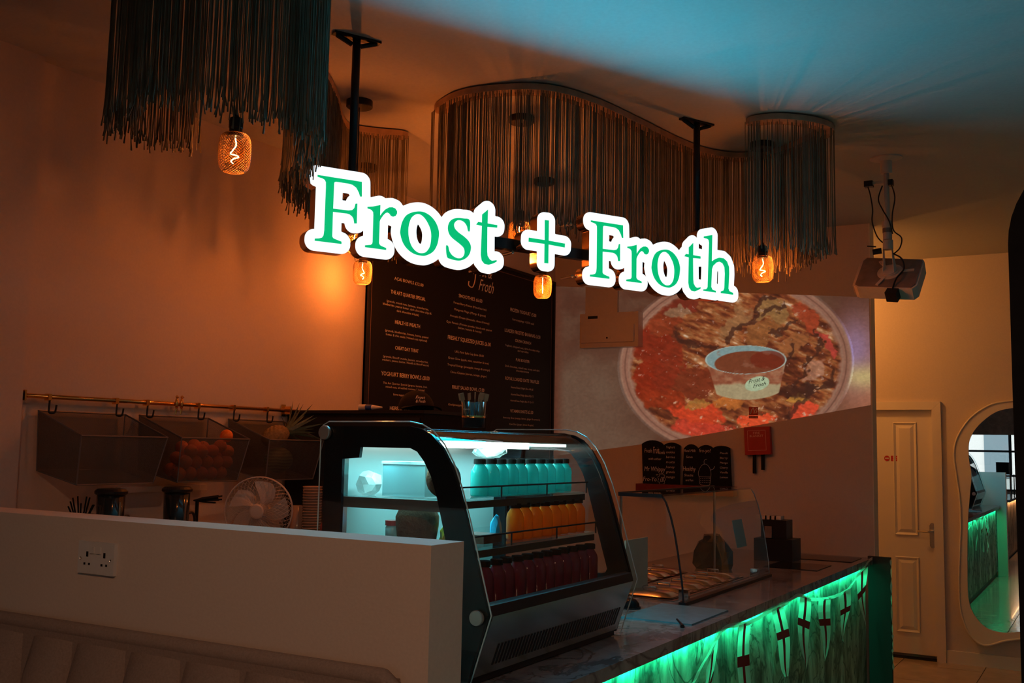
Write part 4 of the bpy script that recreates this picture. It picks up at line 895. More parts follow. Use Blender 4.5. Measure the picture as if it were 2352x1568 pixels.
for (cx, cy, a, b_, rt, c) in ((1775, 715, 36, 30, .4, (140, 106, 62)), (1745, 770, 40, 26, -.5, (138, 86, 46)), (1820, 790, 40, 20, -.7, (150, 92, 52)), (1870, 850, 34, 20, -.8, (168, 118, 92)), (1690, 745, 46, 20, -.7, (146, 104, 66)), (1600, 925, 26, 14, 0, (160, 110, 50)), (1560, 720, 26, 16, 0, (140, 110, 80)), (1670, 925, 40, 16, -.2, (185, 105, 45)), (1830, 915, 22, 12, 0, (200, 140, 60))):
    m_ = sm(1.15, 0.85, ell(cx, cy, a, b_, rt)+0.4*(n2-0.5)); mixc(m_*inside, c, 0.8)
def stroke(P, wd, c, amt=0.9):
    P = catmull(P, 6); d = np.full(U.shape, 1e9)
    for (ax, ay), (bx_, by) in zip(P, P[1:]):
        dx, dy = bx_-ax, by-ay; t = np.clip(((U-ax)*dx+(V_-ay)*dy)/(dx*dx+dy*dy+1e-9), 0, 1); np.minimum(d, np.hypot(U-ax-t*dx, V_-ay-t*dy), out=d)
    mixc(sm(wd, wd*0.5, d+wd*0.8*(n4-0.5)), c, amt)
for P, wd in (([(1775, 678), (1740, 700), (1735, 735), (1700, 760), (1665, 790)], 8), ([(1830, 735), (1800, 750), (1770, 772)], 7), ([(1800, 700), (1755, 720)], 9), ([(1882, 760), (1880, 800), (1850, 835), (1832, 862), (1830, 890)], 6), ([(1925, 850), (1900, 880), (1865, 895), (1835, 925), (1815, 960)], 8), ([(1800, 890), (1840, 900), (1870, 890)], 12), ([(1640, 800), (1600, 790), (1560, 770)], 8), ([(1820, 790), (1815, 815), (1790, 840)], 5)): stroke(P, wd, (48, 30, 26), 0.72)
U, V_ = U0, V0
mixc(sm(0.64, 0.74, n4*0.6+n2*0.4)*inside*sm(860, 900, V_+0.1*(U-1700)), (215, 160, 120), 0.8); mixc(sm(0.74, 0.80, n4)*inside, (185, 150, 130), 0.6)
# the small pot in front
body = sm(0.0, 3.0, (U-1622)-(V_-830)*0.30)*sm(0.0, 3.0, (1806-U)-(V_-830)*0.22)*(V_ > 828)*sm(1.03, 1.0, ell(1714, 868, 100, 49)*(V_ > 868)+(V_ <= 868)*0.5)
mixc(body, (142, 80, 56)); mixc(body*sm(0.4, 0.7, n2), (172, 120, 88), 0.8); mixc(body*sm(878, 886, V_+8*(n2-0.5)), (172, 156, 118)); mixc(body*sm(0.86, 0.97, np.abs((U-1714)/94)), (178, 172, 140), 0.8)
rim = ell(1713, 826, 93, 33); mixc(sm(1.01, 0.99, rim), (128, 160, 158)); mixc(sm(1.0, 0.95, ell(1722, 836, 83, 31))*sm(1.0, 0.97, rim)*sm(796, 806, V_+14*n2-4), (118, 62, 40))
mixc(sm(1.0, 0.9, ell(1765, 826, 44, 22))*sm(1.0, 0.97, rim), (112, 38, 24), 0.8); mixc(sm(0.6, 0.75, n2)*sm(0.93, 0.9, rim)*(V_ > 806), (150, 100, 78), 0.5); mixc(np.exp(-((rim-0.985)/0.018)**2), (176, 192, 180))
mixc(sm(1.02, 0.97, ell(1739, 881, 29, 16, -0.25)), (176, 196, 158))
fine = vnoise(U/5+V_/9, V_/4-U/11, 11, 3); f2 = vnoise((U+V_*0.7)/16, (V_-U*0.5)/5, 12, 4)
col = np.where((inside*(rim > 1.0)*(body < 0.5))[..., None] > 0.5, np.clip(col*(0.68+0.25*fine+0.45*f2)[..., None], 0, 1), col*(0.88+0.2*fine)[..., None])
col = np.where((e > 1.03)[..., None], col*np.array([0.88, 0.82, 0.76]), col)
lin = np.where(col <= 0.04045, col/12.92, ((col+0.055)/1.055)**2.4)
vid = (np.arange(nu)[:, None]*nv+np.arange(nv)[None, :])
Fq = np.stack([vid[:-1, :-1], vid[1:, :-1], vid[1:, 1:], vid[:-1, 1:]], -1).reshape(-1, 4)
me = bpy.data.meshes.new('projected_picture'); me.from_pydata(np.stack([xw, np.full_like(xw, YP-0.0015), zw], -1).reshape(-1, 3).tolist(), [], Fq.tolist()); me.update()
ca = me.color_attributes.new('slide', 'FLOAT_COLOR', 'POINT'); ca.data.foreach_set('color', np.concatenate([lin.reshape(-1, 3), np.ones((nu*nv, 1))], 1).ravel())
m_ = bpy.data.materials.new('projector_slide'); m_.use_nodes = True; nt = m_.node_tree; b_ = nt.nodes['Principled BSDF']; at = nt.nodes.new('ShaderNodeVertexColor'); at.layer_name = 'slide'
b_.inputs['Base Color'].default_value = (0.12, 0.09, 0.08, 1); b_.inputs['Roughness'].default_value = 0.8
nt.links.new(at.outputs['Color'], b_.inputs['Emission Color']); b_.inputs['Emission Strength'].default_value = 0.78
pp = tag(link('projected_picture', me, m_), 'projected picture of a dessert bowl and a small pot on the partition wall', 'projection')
ml = mat('pot_print', (0.02, 0.015, 0.01), 0.7)
text('pot_lettering', 'Frost &', ml, pp, (-2.235, YP-0.003, 2.128), (1, 0, 0.2), (-0.2, 0, 1), 0.030, 0.125, shear=0.5)
text('pot_lettering', 'Froth', ml, pp, (-2.215, YP-0.003, 2.095), (1, 0, 0.2), (-0.2, 0, 1), 0.026, 0.10, shear=0.5)
# consumer unit
cu = thing('consumer_unit', 'pale plastic consumer unit box mounted on the wall in the projected picture', 'fuse box', (-3.38, YP, 2.54))
bx('casing', -3.635, -3.135, YP-0.095, YP-0.002, 2.412, 2.682, M_plastic, cu, bevel=0.006)
bx('cover', -3.615, -3.165, YP-0.118, YP-0.096, 2.448, 2.585, M_plastic, cu, bevel=0.010)
bx('vent_label', -3.565, -3.48, YP-0.0965, YP-0.0955, 2.640, 2.662, M_black, cu)
bx('latch', -3.41, -3.36, YP-0.122, YP-0.118, 2.472, 2.496, M_plastic, cu, bevel=0.002)
b = B(); lathe(b, [(0, 0), (0.007, 0), (0.007, 0.003), (0, 0.003)], 10, M=Matrix.Translation((-3.385, YP-0.122, 2.482)) @ Matrix.Rotation(PI/2, 4, 'X')); obj('latch_hole', b, M_blackm, cu)
bx('trunking', -3.62, -3.34, YP-0.03, YP-0.002, 2.684, 3.228, M_plastic, cu, bevel=0.003)  # trunking drawn wide to cover the shaded patch of wall above the box
keep(cu)
# fire blanket
fb = thing('fire_blanket', 'red fire blanket case with two black pull straps on the partition wall', 'fire blanket', (-2.22, YP, 1.70))
MT = Matrix.Translation((-2.22, 0, 1.70)) @ Matrix.Rotation(math.radians(-2.5), 4, 'Y') @ Matrix.Translation((2.22, 0, -1.70))
bx('case', -2.316, -2.128, YP-0.05, YP-0.004, 1.600, 1.800, M_red, fb, bevel=0.006, M=MT)
b = B()
for (x0, x1, z0, z1) in ((-2.292, -2.290, 1.63, 1.775), (-2.160, -2.158, 1.63, 1.775), (-2.292, -2.158, 1.630, 1.632), (-2.292, -2.158, 1.773, 1.775)): box(b, x0, x1, YP-0.0506, YP-0.050, z0, z1, MT)
MP = mat('red_case_print', (0.85, 0.50, 0.45), 0.6); obj('printed_border', b, MP, fb)
rt, up_ = (math.cos(math.radians(2.5)), 0, math.sin(math.radians(2.5))), (-math.sin(math.radians(2.5)), 0, math.cos(math.radians(2.5)))
text('case_lettering', 'FIRE', MP, fb, (-2.226, YP-0.0505, 1.748), rt, up_, 0.016, 0.050)
text('case_lettering', 'BLANKET', MP, fb, (-2.226, YP-0.0505, 1.727), rt, up_, 0.016, 0.10)
for x0, z0 in ((-2.262, 1.465), (-2.200, 1.492)): bx('pull_strap', x0, x0+0.024, YP-0.03, YP-0.02, z0, 1.605, M_blackm, fb)
keep(fb)
sg = thing('fire_blanket_sign', 'small red square sign with white pictogram above the fire blanket', 'sign', (-2.25, YP, 1.90))
bx('plate', -2.296, -2.228, YP-0.0045, YP-0.0030, 1.885, 1.945, M_red, sg); bx('plate', -2.296, -2.228, YP-0.0045, YP-0.0030, 1.862, 1.881, M_red, sg)
b = B()
for (P, r_) in (([(-2.285, 1.895), (-2.275, 1.925), (-2.262, 1.935), (-2.255, 1.915), (-2.258, 1.898)], 0.004), ([(-2.276, 1.925), (-2.280, 1.905)], 0.003), ([(-2.245, 1.900), (-2.238, 1.912), (-2.245, 1.925), (-2.236, 1.937)], 0.004), ([(-2.268, 1.935), (-2.262, 1.94)], 0.004)): tube(b, [(x, YP-0.0048, z) for x, z in P], r_, 6)
for v in b.verts: v.co.y = YP-0.0047+(v.co.y-(YP-0.0048))*0.1
obj('pictogram', b, M_plastic, sg)
text('sign_lettering', 'Fire blanket', M_plastic, sg, (-2.262, YP-0.0046, 1.868), *WP, 0.009, 0.056)
text('sign_lettering', 'For use on', M_red, sg, (-2.195, YP-0.0046, 1.922), *WP, 0.009, 0.05); text('sign_lettering', 'burning fat', M_red, sg, (-2.195, YP-0.0046, 1.905), *WP, 0.009, 0.05)
keep(sg)
# chalkboards on a red ledge
ld = tag(bx('red_ledge', -3.145, -2.385, YP-0.10, YP-0.003, 1.296, 1.365, M_redwood, None, bevel=0.006), 'dark red wooden ledge holding the chalkboards on the partition wall', 'shelf')
def chalkboard(label, edge, lobes, z0):
    """edge: x0,x1; lobes: (x0,x1,zshoulder,zpeak)"""
    P = [(edge[0], z0)]
    for (a, c, zs, zp) in lobes:
        for k in range(9):
            t = k/8; P.append((a+(c-a)*t, zs+(zp-zs)*math.sin(PI*t)**0.8))
    P.append((edge[1], z0)); b = B(); prism(b, P, lambda a, c: Vector((a, YP-0.050, c)), lambda a, c: Vector((a, YP-0.038, c)))
    return tag(obj('chalkboard', b, M_blackm), label, 'chalkboard', None)
c1 = chalkboard('black chalkboard with two rounded lobes on the red ledge', (-3.108, -2.812), [(-3.118, -2.945, 1.665, 1.694), (-2.945, -2.808, 1.655, 1.678)], 1.366)
c2 = chalkboard('wider black chalkboard with three rounded lobes on the red ledge', (-2.790, -2.412), [(-2.78, -2.665, 1.635, 1.668), (-2.665, -2.55, 1.640, 1.664), (-2.55, -2.425, 1.645, 1.660)], 1.366)
def ct_(par, s_, x, z, w_, h, sh=0.15): text('chalk_line', s_, M_chalk, par, (x, YP-0.0505, z), *WP, h, w_, shear=sh)
M_chalk2 = M_chalk
ct_(c1, 'Fresh', -3.065, 1.60, 0.06, 0.030); ct_(c1, 'Fruit', -3.0, 1.595, 0.05, 0.050); ct_(c1, 'bowls', -2.955, 1.59, 0.05, 0.028); ct_(c1, 'with either', -3.01, 1.545, 0.105, 0.018)
ct_(c1, 'Mr Whippy', -3.01, 1.46, 0.17, 0.036); ct_(c1, 'or', -2.99, 1.43, 0.02, 0.014); ct_(c1, 'Fro-Yo', -3.05, 1.385, 0.11, 0.032); ct_(c1, '£8', -2.952, 1.385, 0.03, 0.036)
for k, s_ in enumerate(('Yoghurt', 'cookies', 'berries', 'nuts', 'honey', 'granola', 'mango')): ct_(c1, s_, -2.885, 1.635-k*0.037, 0.07, 0.018)
ct_(c2, 'Real Milk', -2.73, 1.61, 0.09, 0.02); ct_(c2, 'Serve', -2.735, 1.565, 0.05, 0.018); ct_(c2, 'Healthy', -2.735, 1.47, 0.10, 0.034); ct_(c2, 'Snacks', -2.74, 1.43, 0.07, 0.018); ct_(c2, 'and fun', -2.735, 1.395, 0.06, 0.016)
ct_(c2, 'fro-yo!', -2.615, 1.61, 0.09, 0.026)
for k in range(6): ct_(c2, ('Peach', 'Berry', 'Mango', 'Cherry', 'Vanilla', 'Lemon')[k], -2.47, 1.60-k*0.035, 0.06, 0.014)
b = B()
for P in ([(-2.66, 1.43), (-2.655, 1.385), (-2.64, 1.37), (-2.585, 1.37), (-2.575, 1.385), (-2.57, 1.43)], [(-2.66, 1.43), (-2.57, 1.43)], [(-2.66, 1.43), (-2.665, 1.455), (-2.655, 1.49), (-2.63, 1.52), (-2.60, 1.52), (-2.575, 1.49), (-2.568, 1.455), (-2.57, 1.43)], [(-2.62, 1.52), (-2.62, 1.55), (-2.60, 1.56)], [(-2.575, 1.48), (-2.55, 1.49), (-2.54, 1.51)]): tube(b, [(x, YP-0.0508, z) for x, z in catmull(P, 4)], 0.0013, 4)
for j in range(3):
    for k in range(6): x = -2.65+k*0.014; tube(b, [(x, YP-0.0508, 1.418-j*0.015), (x+0.006, YP-0.0508, 1.418-j*0.015)], 0.0018, 4)
obj('chalk_drawing', b, M_chalk, c2)
b = B(); tube(b, [(-2.955+0.028*(1+0.14*math.cos(9*a))*math.cos(a), YP-0.0508, 1.402+0.042*(1+0.14*math.cos(9*a))*math.sin(a)) for a in [2*PI*k/60 for k in range(60)]], 0.0013, 4, closed=True); obj('chalk_cloud', b, M_chalk, c1)
# door sign
ds = thing('door_sign', 'small red staff notice stuck on the white door', 'notice', (-1.57, YD, 1.59))
bx('plate', -1.590, -1.502, YD+0.0125, YD+0.0140, 1.566, 1.610, M_red, ds)
text('notice_lettering', 'No entry', MP, ds, (-1.545, YD+0.0123, 1.592), *WP, 0.011, 0.06); text('notice_lettering', 'staff only', MP, ds, (-1.545, YD+0.0123, 1.573), *WP, 0.011, 0.065)
b = B(); lathe(b, [(0, 0), (0.022, 0), (0.022, 0.0015), (0, 0.0015)], 24, M=Matrix.Translation((-1.622, YD+0.0140, 1.588)) @ Matrix.Rotation(PI/2, 4, 'X')); obj('disc', b, M_red, ds); bx('bar', -1.637, -1.607, YD+0.0118, YD+0.0124, 1.583, 1.593, M_plastic, ds)
keep(ds)
for y_, z_ in ((YD-0.001, 1.60),):
    pass
# ================================================================ LEFT WALL: RAIL, BASKETS, BACK WORKTOP
rl = thing('hanging_rail', 'brass wall rail carrying the wire baskets on the left wall', 'rail', (-3.86, 3.4, 1.795))
b = B(); tube(b, [(-3.868, 2.655, 1.795), (-3.868, 4.30, 1.795)], 0.0095, 12); obj('tube', b, M_brass, rl, smooth=True)
for y in (2.652, 4.235):
    b = B(); box(b, -3.905, -3.855, y-0.004, y+0.004, 1.775, 1.818); box(b, -3.911, -3.905, y-0.015, y+0.015, 1.765, 1.828); obj('wall_bracket', b, M_brass, rl)
keep(rl)
def hook():
    t = thing('rail_hook', 'x', 'hook', (0, 0, 0), None)
    b = B(); box(b, -0.014, 0.014, -0.008, 0.008, -0.016, 0.0115); obj('clip', b, M_brass, t, bevel=0.002)
    b = B(); tube(b, catmull([(0.012, 0, -0.015), (0.012, -0.002, -0.055), (0.016, 0, -0.068), (0.032, 0.012, -0.066), (0.036, 0.016, -0.035)], 4), 0.0042, 6); obj('arm', b, M_black, t, smooth=True)
    return t
hk = hook()
HL = ['leftmost brass hook on the rail, at the left corner of the first basket', 'brass hook at the right corner of the first basket', 'brass hook at the left corner of the orange basket', 'brass hook at the right corner of the orange basket', 'brass hook at the left corner of the pineapple basket', 'brass hook at the right corner of the pineapple basket']
for i, y in enumerate((2.765, 3.105, 3.275, 3.585, 3.82, 4.06)):
    o = hk if i == 0 else dup(hk); o.location = (-3.868, y, 1.7955); o['label'] = HL[i]; o['group'] = 'hooks on the brass rail'
for i, y in enumerate((3.445, 3.475)):
    t = thing('bird_clip', ['left one of two small brass bird-shaped clips on the rail', 'right one of two small brass bird-shaped clips on the rail'][i], 'clip', (-3.856, y, 1.795), 'bird clips on the brass rail')
    b = B(); bmesh.ops.create_icosphere(b, subdivisions=2, radius=0.012)
    for v in b.verts: v.co = Vector((v.co.x*0.8, v.co.y*0.8, v.co.z*2.3+0.004))
    obj('body', b, M_brass, t, smooth=True)
    b = B(); bmesh.ops.create_icosphere(b, subdivisions=2, radius=0.008)
    for v in b.verts: v.co += Vector((0, 0.001, 0.034))
    tube(b, [(0, 0.006, 0.035), (0, 0.016, 0.033)], [0.003, 0.0006], 5); obj('head', b, M_brass, t, smooth=True)
    b = B(); tube(b, [(0, 0, -0.022), (0, -0.004, -0.05)], [0.006, 0.003], 6); obj('tail', b, M_brass, t)
# perforated grey baskets: solid rim, dense mesh walls
def mesh_wall_mat():
    m = bpy.data.materials.new('perforated_mesh'); m.use_nodes = True; nt = m.node_tree; N = nt.nodes.new; L = nt.links.new
    b_ = nt.nodes['Principled BSDF']; b_.inputs['Base Color'].default_value = (0.10, 0.095, 0.10, 1); b_.inputs['Metallic'].default_value = 0.5; b_.inputs['Roughness'].default_value = 0.5
    tc = N('ShaderNodeTexCoord'); ck = N('ShaderNodeTexChecker'); ck.inputs['Scale'].default_value = 380
    L(tc.outputs['Object'], ck.inputs['Vector']); t = N('ShaderNodeBsdfTransparent'); mx = N('ShaderNodeMixShader')
    mt_ = N('ShaderNodeMath'); mt_.operation = 'MULTIPLY_ADD'; mt_.inputs[1].default_value = 0.30; mt_.inputs[2].default_value = 0.18
    L(ck.outputs['Fac'], mt_.inputs[0]); L(mt_.outputs[0], mx.inputs[0]); L(b_.outputs[0], mx.inputs[1]); L(t.outputs[0], mx.inputs[2])
    L(mx.outputs[0], nt.nodes['Material Output'].inputs[0]); return m
M_perf = mesh_wall_mat()
def basket(y0, y1, label):
    t = thing('wire_basket', label, 'basket', (-3.75, (y0+y1)/2, 1.45), 'grey mesh baskets on the brass rail')
    A0 = [(-3.885, y0, 1.735), (-3.885, y1, 1.735), (-3.600, y1, 1.634), (-3.600, y0, 1.634)]
    A1 = [(-3.885, y0+0.01, 1.487), (-3.885, y1-0.01, 1.487), (-3.625, y1-0.045, 1.436), (-3.625, y0+0.01, 1.436)]
    b = B(); a = [b.verts.new(p) for p in A0]; c = [b.verts.new(p) for p in A1]
    for k in range(4): b.faces.new((a[k], a[(k+1) % 4], c[(k+1) % 4], c[k]))
    b.faces.new(c); obj('mesh_panel', b, M_perf, t)
    b = B(); tube(b, A0, 0.0042, 6, closed=True)
    obj('rim', b, M_mesh, t)
    b = B(); tube(b, A1, 0.003, 6, closed=True)
    for k in range(4): tube(b, [A0[k], A1[k]], 0.003, 6)
    obj('wire_frame', b, M_mesh, t)
    return keep(t)
basket(2.735, 3.175, 'empty grey mesh basket, leftmost of the three on the rail')
basket(3.255, 3.675, 'grey mesh basket full of oranges on the rail')
basket(3.812, 4.215, 'grey mesh basket holding a pineapple and a melon on the rail')
om = B(); bmesh.ops.create_uvsphere(om, u_segments=16, v_segments=10, radius=0.031); orange0 = obj('orange', om, M_orangef, smooth=True)
b = B(); lathe(b, [(0, 0.0), (0.0035, 0.0), (0.003, 0.0015), (0, 0.002)], 6, c=(0, 0, 0.0305)); obj('stem_end', b, mat('stem_green', (0.08, 0.10, 0.03), 0.7), orange0)
pos = []
for (z, ys_) in ((1.474, (3.31, 3.373, 3.436, 3.499, 3.562, 3.60)), (1.526, (3.34, 3.403, 3.468, 3.53, 3.592)), (1.575, (3.37, 3.435, 3.50, 3.60))):
    for k, y in enumerate(ys_[:-1] if z < 1.5 else ys_): pos.append((-3.665+R.uniform(-.004, .004), y, z)); pos.append((-3.735+R.uniform(-.004, .004), y+0.012, z+0.016))
    
pos.append((-3.655, 3.578, 1.648)); pos.append((-3.72, 3.44, 1.600)); pos.append((-3.66, 3.545, 1.600))
for i, p in enumerate(pos):
    o = orange0 if i == 0 else orange0.copy()
    if i:
        C.objects.link(o); c_ = orange0.children[0].copy(); C.objects.link(c_); c_.parent = o
    o.location = p; o.rotation_euler = (R.uniform(-1, 1), R.uniform(-1, 1), R.uniform(0, 6)); o['category'] = 'orange'; o['group'] = 'oranges in the middle basket'
    o['label'] = 'whole orange in the heap in the middle mesh basket'
C.objects['orange.%03d' % (len(pos)-3)]['label'] = 'brightest orange on top of the heap, showing above the basket rim'
# pineapple
pa = thing('pineapple', 'whole pineapple lying on its side in the right basket, crown pointing right', 'pineapple', (-3.72, 3.98, 1.655))
b = B(); n = 14
for i in range(11):
    for k in range(n):
        pass
MPi = mat('pineapple_skin', (0.20, 0.13, 0.06), 0.7, bump=0.3, scale=60, var=0.3)
bmesh.ops.create_uvsphere(b, u_segments=24, v_segments=18, radius=1)
for v in b.verts:
    a = math.atan2(v.co.y, v.co.x); zz_ = v.co.z
    k = 1+0.07*abs(math.sin(a*7+zz_*9))*abs(math.sin(a*7-zz_*9))
    v.co = Vector((v.co.x*0.052*k, v.co.y*0.052*k, v.co.z*0.085))
obj('fruit', b, MPi, pa, smooth=False)
MLf = mat('pineapple_leaf', (0.10, 0.13, 0.08), 0.5, var=0.3)
for i in range(26):
    a = i*2.399; t_ = i/26; ln = 0.07+0.11*(1-abs(t_-0.45)); sp = 0.25+0.9*(1-t_); b = B(); v = None
    for k in range(6):
        u = k/5; r_ = 0.012+ln*math.sin(sp)*u**1.3; z_ = 0.078+ln*u*math.cos(sp*0.8); wd = 0.010*(1-u)**0.7+0.0004
        q = (b.verts.new((r_*math.cos(a)-wd*math.sin(a), r_*math.sin(a)+wd*math.cos(a), z_)), b.verts.new((r_*math.cos(a)+wd*math.sin(a), r_*math.sin(a)-wd*math.cos(a), z_)))
        if v: b.faces.new((v[0], v[1], q[1], q[0]))
        v = q
    obj('leaf', b, MLf, pa)
pa.rotation_euler = (math.radians(-72), math.radians(12), 0)
ml_ = B(); bmesh.ops.create_uvsphere(ml_, u_segments=32, v_segments=16, radius=0.082)
def melon_mat():
    m = bpy.data.materials.new('melon_rind'); m.use_nodes = True; nt = m.node_tree; wv = nt.nodes.new('ShaderNodeTexWave'); tc = nt.nodes.new('ShaderNodeTexCoord'); r = nt.nodes.new('ShaderNodeValToRGB')
    wv.inputs['Scale'].default_value = 16; wv.inputs['Distortion'].default_value = 3.5; wv.bands_direction = 'Z'
    r.color_ramp.elements[0].color = (0.05, 0.07, 0.03, 1); r.color_ramp.elements[1].color = (0.20, 0.24, 0.10, 1)
    nt.links.new(tc.outputs['Object'], wv.inputs['Vector']); nt.links.new(wv.outputs['Fac'], r.inputs['Fac']); nt.links.new(r.outputs[0], nt.nodes['Principled BSDF'].inputs['Base Color']); nt.nodes['Principled BSDF'].inputs['Roughness'].default_value = 0.4; return m
o = obj('melon', ml_, melon_mat(), smooth=True); o.location = (-3.73, 4.02, 1.533); o.scale = (0.82, 1.0, 0.82); tag(o, 'striped green melon under the pineapple in the right basket', 'melon')

# back worktop and what stands on it
bt = thing('back_worktop', 'cream back worktop along the left wall behind the half wall', 'worktop', (-3.6, 3.6, 0.0))
bx('carcass', -3.90, -3.35, 2.66, 4.22, 0.0, 0.90, M_dgrey, bt)
bx('top', -3.905, -3.33, 2.65, 4.235, 0.901, 0.94, M_white, bt, bevel=0.004)
bx('riser_shelf', -3.905, -3.44, 2.66, 4.05, 1.13, 1.155, M_white, bt, bevel=0.003)
for y in (2.68, 3.35, 4.02): bx('riser_leg', -3.88, -3.48, y, y+0.02, 0.941, 1.129, M_white, bt)
keep(bt)
lg = tag(bx('wall_light_fitting', -3.909, -3.875, 3.165, 3.68, 1.382, 1.408, M_white, None, bevel=0.005), 'slim white strip fitting on the left wall below the baskets', 'fitting')
MJ = mat('dark_jug', (0.015, 0.018, 0.022), 0.12, spec=0.6, coat=0.5)
def jug(y, label):
    t = thing('lidded_jug', label, 'jug', (-3.60, y, 1.156), 'dark lidded jugs behind the half wall')
    b = B(); lathe(b, [(0, 0), (0.050, 0), (0.052, 0.01), (0.057, 0.235), (0.054, 0.236), (0, 0.20)], 24); obj('body', b, MJ, t, smooth=True)
    b = B(); lathe(b, [(0.0, 0.237), (0.058, 0.237), (0.066, 0.243), (0.066, 0.252), (0.056, 0.262), (0, 0.266)], 24); obj('lid', b, M_black, t)
    b = B(); tube(b, catmull([(0.01, 0.052, 0.14), (0.01, 0.085, 0.145), (0.01, 0.10, 0.11), (0.01, 0.085, 0.07), (0.01, 0.05, 0.06)], 5), 0.006, 8); obj('handle', b, M_black, t, smooth=True)
    b = B(); box(b, 0.048, 0.0575, -0.004, 0.004, 0.03, 0.21); obj('level_window', b, M_steel, t)
    return t
j0 = jug(2.895, 'dark lidded jug behind the half wall, below the empty basket')
j1 = dup(j0, (-3.60, 3.245, 1.156), 'dark lidded jug behind the half wall, left of the white fan')
bo = thing('wooden_bowl', 'small brown bowl of dark twigs left of the dark jugs', 'bowl', (-3.66, 2.80, 1.156))
b = B(); lathe(b, [(0, 0), (0.03, 0), (0.05, 0.13), (0.058, 0.16), (0.052, 0.16), (0.045, 0.13), (0, 0.12)], 18); obj('bowl', b, mat('bowl_wood', (0.16, 0.06, 0.03), 0.5, var=0.3), bo, smooth=True)
for k in range(9):
    a = k*0.7; b = B(); tube(b, [(0.02*math.cos(a), 0.02*math.sin(a), 0.13), (0.05*math.cos(a), 0.05*math.sin(a), 0.20+R.uniform(-.01, .03))], 0.0035, 5); obj('twig', b, M_blackm, bo)
b = B()
for k in range(16):
    a = R.uniform(-0.5, 0.5); tube(b, [(-3.66, 3.40, 1.35), (-3.66+0.02*R.uniform(-1, 1), 3.46+0.02*k/16, 1.35+0.028*math.sin(a)), (-3.66+0.02*R.uniform(-1, 1), 3.55+0.02*R.uniform(-1, 1), 1.35+0.045*math.sin(a))], 0.004, 5)
tube(b, [(-3.66, 3.42, 1.35), (-3.66, 3.42, 1.156)], 0.008, 8)
tag(obj('dark_brush', b, M_blackm), 'dark bristly brush standing between the jug and the fan', 'brush')
# fan
MF = mat('fan_white', (0.60, 0.52, 0.50), 0.35)
fn = thing('desk_fan', 'white round desk fan standing behind the half wall', 'fan', (-3.56, 3.70, 1.156))
MFn = Matrix.Translation((-3.50, 3.655, 1.300)) @ Matrix.Rotation(math.radians(-58), 4, 'Z') @ Matrix.Rotation(PI/2, 4, 'Y')   # local z = blowing direction
b = B(); rd = 0.158
for r_, z_ in ((rd, 0.0), (rd, 0.012)): tube(b, [MFn @ Vector((r_*math.cos(a), r_*math.sin(a), z_)) for a in [2*PI*k/48 for k in range(48)]], 0.0035, 6, closed=True)
obj('guard_ring', b, MF, fn)
def grid_guard(zs):
    b = B()
    for sgn in (-1, 1):
        for k in range(40):
            pts = [MFn @ Vector((r_*math.cos(2*PI*k/40+sgn*(r_/rd)*0.9), r_*math.sin(2*PI*k/40+sgn*(r_/rd)*0.9), zs*(1-(r_/rd)**2)**0.5*0.055)) for r_ in [0.028+(rd-0.028)*q/7 for q in range(8)]]
            tube(b, pts, 0.0008, 3, caps=False)
    o = obj('wire_guard', b, MF, fn); o['kind'] = 'stuff'
grid_guard(1); grid_guard(-1)
for k in range(5):
    b = B(); g = []
    for i in range(9):
        r_ = 0.03+0.108*i/8; row = []
        for j in range(7):
            a = 2*PI*k/5+0.5*(i/8)**1.2+(j/6-0.5)*(0.62+0.30*math.sin(PI*i/8)); zz_ = (j/6-0.5)*0.035*(1-0.4*i/8)
            row.append(b.verts.new(MFn @ Vector((r_*math.cos(a), r_*math.sin(a), zz_))))
        g.append(row)
    for i in range(8):
        for j in range(6): b.faces.new((g[i][j], g[i+1][j], g[i+1][j+1], g[i][j+1]))
    obj('blade', b, MF, fn, smooth=True)
b = B(); lathe(b, [(0, -0.03), (0.034, -0.025), (0.036, 0.0), (0.034, 0.055), (0.028, 0.060), (0, 0.062)], 24, M=MFn); obj('hub', b, MF, fn, smooth=False)
b = B(); lathe(b, [(0, -0.12), (0.035, -0.11), (0.042, -0.05), (0.04, -0.03), (0, -0.03)], 18, M=MFn); obj('motor', b, MF, fn)
b = B(); tube(b, [(-3.555, 3.69, 1.29), (-3.56, 3.70, 1.165)], 0.014, 10); lathe(b, [(0, 0), (0.085, 0), (0.082, 0.012), (0.02, 0.022), (0, 0.022)], 24, c=(-3.56, 3.70, 1.156)); obj('stand', b, MF, fn)
keep(fn)
# cup stacks beside the fan
MC = mat('clear_cup_plastic', (0.50, 0.38, 0.34), 0.15, spec=0.8, alpha=0.6)
def stack(name, x, y, z, r, n_, step_, label, h1=0.10, grp=None):
    t = thing(name, label, 'cups', (x, y, z), grp)
    for k in range(n_):
        b = B(); lathe(b, [(0, 0), (r*0.72, 0), (r*0.96, h1), (r, h1), (r, h1+0.004), (r*0.93, h1), (r*0.70, 0.004)], 20, c=(0, 0, k*step_)); obj('cup', b, MC, t, smooth=True)
    return t
stack('cup_stack', -3.292, 3.79, 1.02, 0.047, 24, 0.0128, 'tall stack of clear plastic cups between the black cabinet and the display fridge')
tt_ = tag(bx('cup_stand', -3.338, -3.25, 3.72, 3.86, 0.941, 1.019, M_dgrey), 'dark stand under the clear cup stack', 'stand')
t = thing('paper_cup', 'single pale upside-down cup right of the white fan', 'cup', (-3.388, 3.80, 1.10))
b = B(); lathe(b, [(0, 0.22), (0.030, 0.22), (0.044, 0.0), (0.046, 0.0), (0.032, 0.224), (0, 0.224)], 20); obj('cup', b, MC, t, smooth=True)
tag(bx('cup_plinth', -3.435, -3.345, 3.755, 3.845, 0.941, 1.099, M_dgrey), 'dark block under the upside-down cup', 'stand')
